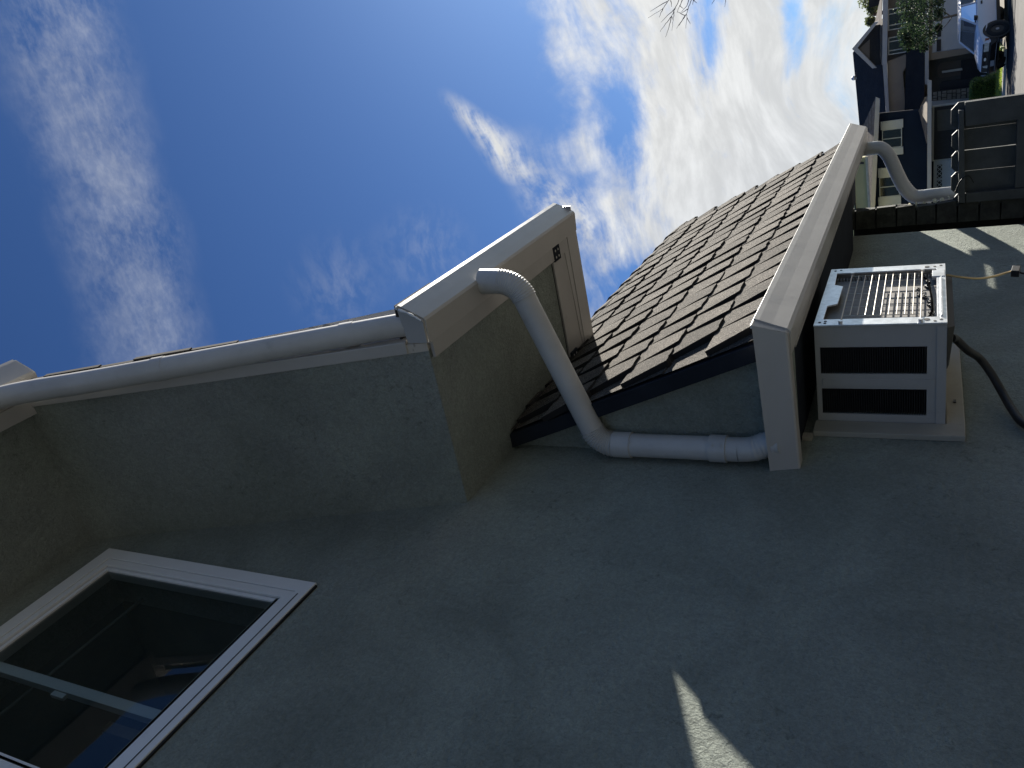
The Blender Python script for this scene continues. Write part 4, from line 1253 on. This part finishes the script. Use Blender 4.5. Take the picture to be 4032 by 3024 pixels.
def foliage(parent, name, clumps, n, size, m_, seed, drop=0.0):
    r = random.Random(seed); mb = MB()
    for i in range(n):
        c, rad = r.choice(clumps)
        d_ = Vector((r.gauss(0, 1), r.gauss(0, 1), r.gauss(0, 1))).normalized() * (r.random() ** .45)
        p = Vector(c) + Vector((d_.x * rad[0], d_.y * rad[1], d_.z * rad[2]))
        s_ = size * r.uniform(.6, 1.4)
        a = Vector((r.gauss(0, 1), r.gauss(0, 1), r.gauss(0, 1))).normalized(); b = a.orthogonal().normalized()
        b = b * math.cos(1) + a.cross(b) * math.sin(1)
        mb.add([p - a * s_, p + b * s_ * .45, p + a * s_, p - b * s_ * .45], [(0, 1, 2, 3)])
    return mb.obj(name, m_, parent)


Yt = 43.0
tr1 = thing('tree', F(-.0560, -.058, Yt), 'small dark leafy tree standing before the white garage door', 'tree')
tp_ = [F(-.0560, -.058, Yt), F(-.0590, -.040, Yt), F(-.0605, -.022, Yt), F(-.0612, -.009, Yt), F(-.0620, .004, Yt), F(-.0600, .020, Yt)]
MB().tube(smooth_path(tp_, 3), [.06, .058, .055, .053, .05, .05, .05, .048, .045, .04, .04, .035, .035, .03, .03, .02], 8).obj('trunk', M_bark, tr1)
for (a, b) in (((-.0612, -.009), (-.073, -.004)), ((-.0605, -.016), (-.050, -.003)), ((-.0615, .0), (-.078, .012)), ((-.0615, .002), (-.045, .018)), ((-.0605, -.018), (-.071, -.010))):
    MB().tube(smooth_path([F(a[0], a[1], Yt), F((a[0] + b[0]) / 2, (a[1] + b[1]) / 2 - .001, Yt + .2), F(b[0], b[1], Yt - .1)], 4), [.03, .028, .026, .024, .02, .018, .015, .012, .01], 6).obj('branch', M_bark, tr1)
cl1 = []
rc = random.Random(4)
for (a, b, r0) in ((-.050, .022, .55), (-.060, .026, .55), (-.070, .018, .6), (-.080, .016, .42), (-.078, .028, .32), (-.052, .008, .55), (-.064, .008, .6), (-.076, .006, .42), (-.086, .011, .25), (-.042, .030, .45), (-.040, .012, .5), (-.030, .020, .6), (-.045, -.001, .35), (-.056, -.003, .3), (-.070, .030, .35), (-.055, .034, .35), (-.083, .026, .20), (-.069, -.002, .2), (-.028, .034, .5)):
    if b > .031: continue
    cl1.append((F(a - .001, b - .0035, Yt + rc.uniform(-.5, .5)), (r0 * .95, r0, r0 * .85)))
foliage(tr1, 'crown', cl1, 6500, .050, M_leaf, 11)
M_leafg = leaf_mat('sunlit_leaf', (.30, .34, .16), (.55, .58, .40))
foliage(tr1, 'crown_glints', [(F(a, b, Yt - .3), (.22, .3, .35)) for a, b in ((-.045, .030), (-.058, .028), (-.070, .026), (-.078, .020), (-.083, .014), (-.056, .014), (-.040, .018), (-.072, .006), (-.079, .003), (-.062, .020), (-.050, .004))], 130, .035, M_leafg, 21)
tr2 = thing('tree', F(-.045, -.05, 60), 'light green treetop showing above the cedar shake hip roof', 'tree')
cl2 = [(F(-.0445 + rc.uniform(-.010, .010), .0630 - abs(rc.uniform(0, .009)), 60), (.32, .4, .30)) for k in range(9)] + [(F(-.0300, .0635, 60), (.5, .4, .45)), (F(-.034, .060, 60), (.5, .4, .4)), (F(-.0505, .0590, 60), (.22, .3, .25))]
foliage(tr2, 'crown', cl2, 1500, .09, M_leafL, 12)
MB().tube([F(-.045, -.05, 60), F(-.045, .056, 60)], .12, 8).obj('trunk', M_bark, tr2)
hd = thing('hedge', F(-.1385, -.061, 42), 'clipped round cornered green bush beside the truck and lawn', 'bush')
hcl = []
ra = random.Random(9)
hb = MB()
x0, x1 = -.1475 * 42 - .3, -.1262 * 42; zt_ = H - .0362 * 42; zb3 = .1
for i in range(7000):
    face = ra.random()
    ux, uy, uz = ra.random(), ra.random(), ra.random()
    if face < .45: uy = 0 + abs(ra.gauss(0, .04))
    elif face < .75: uz = 1 - abs(ra.gauss(0, .05))
    else: ux = 1 - abs(ra.gauss(0, .04)) if face < .9 else abs(ra.gauss(0, .04))
    p = Vector((x0 + (x1 - x0) * ux, 41.6 + 1.0 * uy, zb3 + (zt_ - zb3) * uz))
    # round the top corners
    if uz > .78 and (ux > .86): p.z -= (ux - .86) * 1.4
    p += Vector((ra.gauss(0, .02), ra.gauss(0, .02), ra.gauss(0, .025)))
    a = Vector((ra.gauss(0, 1), ra.gauss(0, 1), ra.gauss(0, 1))).normalized(); b2 = a.orthogonal().normalized(); s_ = ra.uniform(.018, .04)
    hb.add([p - a * s_, p + b2 * s_ * .5, p + a * s_, p - b2 * s_ * .5], [(0, 1, 2, 3)])
hb.obj('foliage', M_hedge, hd)
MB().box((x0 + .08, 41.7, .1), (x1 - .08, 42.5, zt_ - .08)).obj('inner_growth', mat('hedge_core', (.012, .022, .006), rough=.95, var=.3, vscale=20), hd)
bd_ = thing('flower_bush', F(-.1262, -.049, 43.2), 'small pale blue flowering bush half hidden by the truck', 'bush')
foliage(bd_, 'flowers', [(F(-.1255, -.0475, 43.2), (.10, .1, .16)), (F(-.1275, -.0525, 43.2), (.12, .1, .12))], 260, .03, mat('pale_flower', (.45, .55, .62), rough=.7), 5)

# bare tree, trunk out of frame to the right
Yb = 15.0
bt = thing('bare_tree', F(.22, -.12, Yb), 'bare leafless branch tips reaching in against the bright clouds', 'tree')
MB().tube(smooth_path([F(.22, -.12, Yb), F(.21, .0, Yb), F(.17, .10, Yb), F(.10, .18, Yb), F(.05, .23, Yb), F(.0123, .272, Yb)], 4), [.12 - .11 * i / 20 for i in range(21)], 8).obj('trunk', M_bark, bt)
tw1 = [((.05, .23), (.0110, .2593), (.0027, .2653), (-.0009, .2674), (-.0052, .2706), (-.0100, .2693), (-.0210, .2722)),
       ((.05, .23), (.0123, .2718), (.0054, .2793), (.0032, .2832), (-.0018, .2990)),
       ((.0113, .2741), (.0046, .2956)), ((.0054, .2793), (-.0038, .2857)), ((.0027, .2653), (-.0096, .2842)),
       ((-.0052, .2706), (-.0120, .2790), (-.0194, .2863)), ((-.0052, .2706), (-.0170, .2755), (-.0265, .2807)), ((-.0009, .2674), (-.0100, .2693)),
       ((.04, .225), (.0071, .2459), (-.0012, .2506), (-.0066, .2530), (-.0101, .2529), (-.0216, .2555)), ((-.0066, .2530), (-.0195, .2665)), ((-.0078, .2545), (-.0170, .2635)),
       ((-.0012, .2506), (-.0050, .2591)), ((-.0101, .2529), (-.0179, .2499)), ((-.0078, .2545), (-.0019, .2636)),
       ((.03, .21), (.0020, .2203), (-.0020, .2233)), ((.02, .20), (-.0006, .2073), (-.0074, .2092)), ((.0119, .2697), (.0045, .2695)), ((.0067, .2438), (.0025, .2400)), ((.0067, .2438), (.0016, .2449)),
       ((.0090, .2560), (.0040, .2600), (-.0030, .2640)), ((.0085, .2490), (.0020, .2520), (-.0040, .2600)), ((.0040, .2600), (.0000, .2560))]
rb_ = random.Random(2)
for tw3 in tw1:
    yj = Yb + rb_.uniform(-.25, .25)
    P = [F(a, b, yj) for a, b in tw3]
    pp = []
    for i in range(len(P) - 1):
        for k in range(4):
            pp.append(P[i].lerp(P[i + 1], k / 4) + Vector((rb_.uniform(-1, 1), rb_.uniform(-1, 1), rb_.uniform(-1, 1))) * .006)
    pp.append(P[-1]); n = len(pp)
    MB().tube(pp, [.0075 - .0048 * i / (n - 1) for i in range(n)], 6).obj('twig', M_twig, bt)

# ------------------------------------------------------------------ parked truck
truck_root = thing('parked_car', (0, 0, 0), 'white sport utility vehicle with black grille and bumper parked across the street', 'car')
fw = Vector((-.60, -.80, 0)).normalized(); lf = Vector((fw.y * -1, fw.x, 0))   # left of travel... nearside chosen below
w1 = Vector((-.0813 * 37.6, 37.6, .012))      # contact of the near front wheel
side = Vector((-fw.y, fw.x, 0))
if side.y < 0: side = -side                    # from the near side toward the far side
side = Vector((-.80, .60, 0))
TW = 1.55
org = w1 - side * 0.02
def T(x, y, z): return org + fw * x + side * y + Vector((0, 0, z))   # x ahead of front axle, y across from near side, z up


truck_root.location = org; WL[truck_root.name] = Vector(org)
M_car = mat('car_white_paint', (.62, .64, .70), rough=.28, var=.02, coat=.6)
M_carb = mat('car_black_trim', (.012, .012, .014), rough=.5, var=.2)
M_tyre = mat('tyre_rubber', (.010, .010, .011), rough=.8)
M_rim = mat('wheel_rim', (.30, .30, .33), rough=.45, metal=.6)
M_lens = mat('headlight_lens', (.48, .48, .44), rough=.25, var=.25, vscale=14)
M_cglass = glass_mat('car_glass', (.02, .035, .05), .35, .06, 1.33)


def body_section(x, zlow, zb, inset, crown):
    """outline of the car across y at station x"""
    w = TW; i = inset
    return [T(x, .03 + i, zlow), T(x, i, zlow + .12), T(x, i - .02, (zlow + zb) / 2), T(x, i + .01, zb - .05), T(x, i + .07, zb), T(x, w * .3, zb + crown), T(x, w * .7, zb + crown), T(x, w - i - .07, zb), T(x, w - i - .01, zb - .05), T(x, w - i + .02, (zlow + zb) / 2), T(x, w - i, zlow + .12), T(x, w - .03 - i, zlow)]


stations = [(.62, .42, .84, .06, .01), (.58, .42, .90, .03, .02), (.35, .46, .98, .0, .035), (0.0, .50, 1.03, -.01, .04), (-.42, .36, 1.08, -.01, .04), (-.80, .34, 1.10, 0, .0), (-2.9, .34, 1.08, 0, 0), (-3.5, .40, 1.04, .03, 0), (-3.62, .46, .98, .06, 0)]
bd3 = MB(); secs = [body_section(*s_) for s_ in stations]; n = len(secs[0])
vs = [v for s_ in secs for v in s_]
fs = [(i * n + k, i * n + (k + 1) % n, (i + 1) * n + (k + 1) % n, (i + 1) * n + k) for i in range(len(secs) - 1) for k in range(n)] + [tuple(range(n))[::-1], tuple(range((len(secs) - 1) * n, len(secs) * n))]
bd3.add(vs, fs)
body = bd3.obj('body', M_car, truck_root, smooth=38); sub(body, truck_root)
# cabin
cb = [T(-.52, .05, 1.07), T(-.52, TW - .05, 1.07), T(-3.5, TW - .05, 1.04), T(-3.5, .05, 1.04)]
ct = [T(-1.18, .19, 1.60), T(-1.18, TW - .19, 1.60), T(-3.15, TW - .19, 1.62), T(-3.15, .19, 1.62)]
cbm = MB()


def post(a, b, w=.05):
    d_ = (b - a).normalized(); cbm.tube([a, b], w / 2 * 1.1, 6)


for a, b in ((cb[0], ct[0]), (cb[1], ct[1]), (cb[2], ct[2]), (cb[3], ct[3])): post(a, b, .075)
post(T(-1.75, .06, 1.07), T(-1.85, .19, 1.61), .07); post(T(-1.75, TW - .06, 1.07), T(-1.85, TW - .19, 1.61), .07)
rf_ = MB()
rf_.loft([T(-1.12, .16, 1.585), T(-1.12, .30, 1.635), T(-1.12, TW - .30, 1.635), T(-1.12, TW - .16, 1.585)], [T(-1.3, .14, 1.60), T(-1.3, .30, 1.675), T(-1.3, TW - .30, 1.675), T(-1.3, TW - .14, 1.60)])
rf_.loft([T(-1.3, .14, 1.60), T(-1.3, .30, 1.675), T(-1.3, TW - .30, 1.675), T(-1.3, TW - .14, 1.60)], [T(-3.2, .15, 1.61), T(-3.2, .30, 1.68), T(-3.2, TW - .30, 1.68), T(-3.2, TW - .15, 1.61)])
rf_.obj('cab_roof', M_car, truck_root, smooth=50)
cbm.obj('pillars', M_car, truck_root, smooth=50)


def lerp4(q, e=.04):
    c = sum(q, Vector()) / 4; return [p.lerp(c, e) for p in q]


ws = MB().add(lerp4([cb[0], cb[1], ct[1], ct[0]], .03), [(0, 1, 2, 3)]); ws.obj('windscreen', M_cglass, truck_root)
MB().add(lerp4([cb[0], T(-1.72, .055, 1.07), T(-1.82, .19, 1.60), ct[0]], .05), [(0, 1, 2, 3)]).obj('side_window', M_cglass, truck_root)
MB().add(lerp4([T(-1.80, .055, 1.07), cb[3], ct[3], T(-1.90, .19, 1.60)], .05), [(0, 1, 2, 3)]).obj('side_window', M_cglass, truck_root)
MB().add(lerp4([cb[1], T(-1.72, TW - .055, 1.07), T(-1.82, TW - .19, 1.60), ct[1]], .05), [(0, 1, 2, 3)]).obj('side_window', M_cglass, truck_root)
MB().hexa([T(-.60, .10, .8), T(-3.4, .10, .8), T(-3.4, TW - .10, .8), T(-.60, TW - .10, .8), T(-.75, .10, 1.09), T(-3.4, .10, 1.09), T(-3.4, TW - .10, 1.09), T(-.75, TW - .10, 1.09)]).obj('interior', M_carb, truck_root)
for y_ in (.28, .92):
    MB().hexa([T(-1.75, y_, 1.0), T(-1.95, y_, 1.0), T(-1.95, y_ + .38, 1.0), T(-1.75, y_ + .38, 1.0), T(-1.9, y_ + .05, 1.45), T(-2.0, y_ + .05, 1.45), T(-2.0, y_ + .33, 1.45), T(-1.9, y_ + .33, 1.45)]).obj('seat', M_carb, truck_root, bevel=.03)
# front end
MB().hexa([T(.60, .00, .34), T(.60, TW, .34), T(.42, TW + .02, .34), T(.42, -.02, .34), T(.72, .04, .40), T(.72, TW - .04, .40), T(.40, TW + .02, .40), T(.40, -.02, .40)]).obj('lower_bumper', M_carb, truck_root)
MB().hexa([T(.60, .02, .40), T(.60, TW - .02, .40), T(.36, TW + .03, .40), T(.36, -.03, .40), T(.76, .06, .62), T(.76, TW - .06, .62), T(.38, TW + .03, .64), T(.38, -.03, .64)]).obj('bumper', M_carb, truck_root, bevel=.03)
MB().hexa([T(.62, .02, .60), T(.62, TW - .02, .60), T(.40, TW + .012, .60), T(.40, -.012, .60), T(.632, .04, .665), T(.632, TW - .04, .665), T(.40, TW + .012, .665), T(.40, -.012, .665)]).obj('bumper_top', M_carb, truck_root)
MB().hexa([T(.625, .06, .60), T(.625, TW - .06, .60), T(.55, TW - .06, .60), T(.55, .06, .60), T(.635, .08, .875), T(.635, TW - .08, .875), T(.55, TW - .08, .875), T(.55, .08, .875)]).obj('front_panel', M_carb, truck_root, bevel=.02)
MB().hexa([T(.60, .44, .62), T(.60, TW - .44, .62), T(.5, TW - .44, .62), T(.5, .44, .62), T(.655, .44, .86), T(.655, TW - .44, .86), T(.5, TW - .44, .86), T(.5, .44, .86)]).obj('grille', M_carb, truck_root, bevel=.01)
hl = MB().hexa([T(.63, .05, .66), T(.66, .42, .66), T(.5, .42, .66), T(.46, .0, .66), T(.63, .05, .83), T(.66, .42, .84), T(.5, .42, .84), T(.46, .0, .83)]).obj('headlight', M_lens, truck_root, bevel=.02)
MB().hexa([T(.61, TW - .05, .66), T(.64, TW - .42, .66), T(.5, TW - .42, .66), T(.46, TW, .66), T(.61, TW - .05, .83), T(.64, TW - .42, .84), T(.5, TW - .42, .84), T(.46, TW, .83)]).obj('headlight', M_lens, truck_root, bevel=.02)
MB().hexa([T(.5, -.005, .67), T(.40, -.012, .67), T(.40, .03, .67), T(.5, .03, .67), T(.5, -.005, .80), T(.40, -.012, .80), T(.40, .03, .80), T(.5, .03, .80)]).obj('indicator', mat('indicator_orange', (.22, .05, .03), rough=.3), truck_root)
# emblem: plain oval badge, and number plate left blank
bmo = MB(); pts = [T(.665, TW / 2 + .085 * math.cos(a), .77 + .04 * math.sin(a)) for a in [2 * math.pi * k / 16 for k in range(16)]]
bmo.prism(pts, fw * .012); bmo.obj('badge', M_galv, truck_root)
MB().hexa([T(.765, TW / 2 + .02, .46), T(.765, TW / 2 + .30, .46), T(.75, TW / 2 + .30, .46), T(.75, TW / 2 + .02, .46), T(.775, TW / 2 + .02, .59), T(.775, TW / 2 + .30, .59), T(.75, TW / 2 + .30, .59), T(.75, TW / 2 + .02, .59)]).obj('number_plate', mat('plate_grey', (.22, .23, .24), rough=.5), truck_root)
# door seam and handle
MB().hexa([T(-1.55, -.022, .86), T(-1.55, .02, .86), T(-1.72, .02, .86), T(-1.72, -.022, .86), T(-1.55, -.022, .92), T(-1.55, .02, .92), T(-1.72, .02, .92), T(-1.72, -.022, .92)]).obj('door_handle', M_carb, truck_root)
MB().hexa([T(-.70, -.10, 1.02), T(-.70, .02, 1.05), T(-.82, .02, 1.05), T(-.82, -.10, 1.02), T(-.70, -.16, 1.16), T(-.70, .02, 1.16), T(-.82, .02, 1.16), T(-.82, -.16, 1.16)]).obj('mirror', M_carb, truck_root, bevel=.02)
MB().hexa([T(-.45, -.01, .28), T(-2.2, -.01, .28), T(-2.2, .1, .28), T(-.45, .1, .28), T(-.45, -.03, .40), T(-2.2, -.03, .40), T(-2.2, .1, .40), T(-.45, .1, .40)]).obj('sill', M_carb, truck_root)
MB().hexa([T(.4, .15, .3), T(-3.4, .15, .3), T(-3.4, TW - .15, .3), T(.4, TW - .15, .3), T(.4, .15, .55), T(-3.4, .15, .55), T(-3.4, TW - .15, .55), T(.4, TW - .15, .55)]).obj('underbody', M_carb, truck_root)


def wheel(x, y, sgn):
    mb = MB(); cz = .39; prof = [(-.12, .22), (-.13, .33), (-.11, .380), (-.05, .392), (.05, .392), (.11, .380), (.13, .33), (.12, .22)]
    seg = 36; vs = []; fs = []
    for k in range(seg):
        a = 2 * math.pi * k / seg
        for (o_, r) in prof: vs.append(T(x + r * math.cos(a), y + o_, cz + r * math.sin(a)))
    m_ = len(prof)
    for k in range(seg):
        for j in range(m_): fs.append((k * m_ + j, ((k + 1) % seg) * m_ + j, ((k + 1) % seg) * m_ + (j + 1) % m_, k * m_ + (j + 1) % m_))
    mb.add(vs, fs)
    wo_ = mb.obj('wheel', M_tyre, truck_root, smooth=40); sub(wo_, truck_root)
    rm_ = MB(); yo = y + sgn * .075
    rm_.tube([T(x, yo - .02, cz), T(x, yo, cz)], .215, 24)
    rm_.obj('rim', M_rim, wo_, smooth=30)
    MB().tube([T(x, yo, cz), T(x, yo + sgn * .03, cz)], .06, 14).obj('hub', M_rim, wo_)
    for k in range(6):
        a = 2 * math.pi * k / 6 + .3
        c_ = T(x + .145 * math.cos(a), yo + sgn * .004, cz + .145 * math.sin(a))
        MB().tube([c_, c_ + side * sgn * .003], .032, 10).obj('rim_hole', M_tyre, wo_)


wheel(0, .07, -1); wheel(0, TW - .07, 1); wheel(-2.55, .07, -1); wheel(-2.55, TW - .07, 1)
# dark wheel arches
for x_ in (0, -2.55):
    for (y_, s3) in ((-.028, 1), (TW + .022, 1)):
        MB().tube([T(x_, y_, .41), T(x_, y_ + .012, .41)], .47, 28).obj('wheel_arch', M_carb, truck_root)
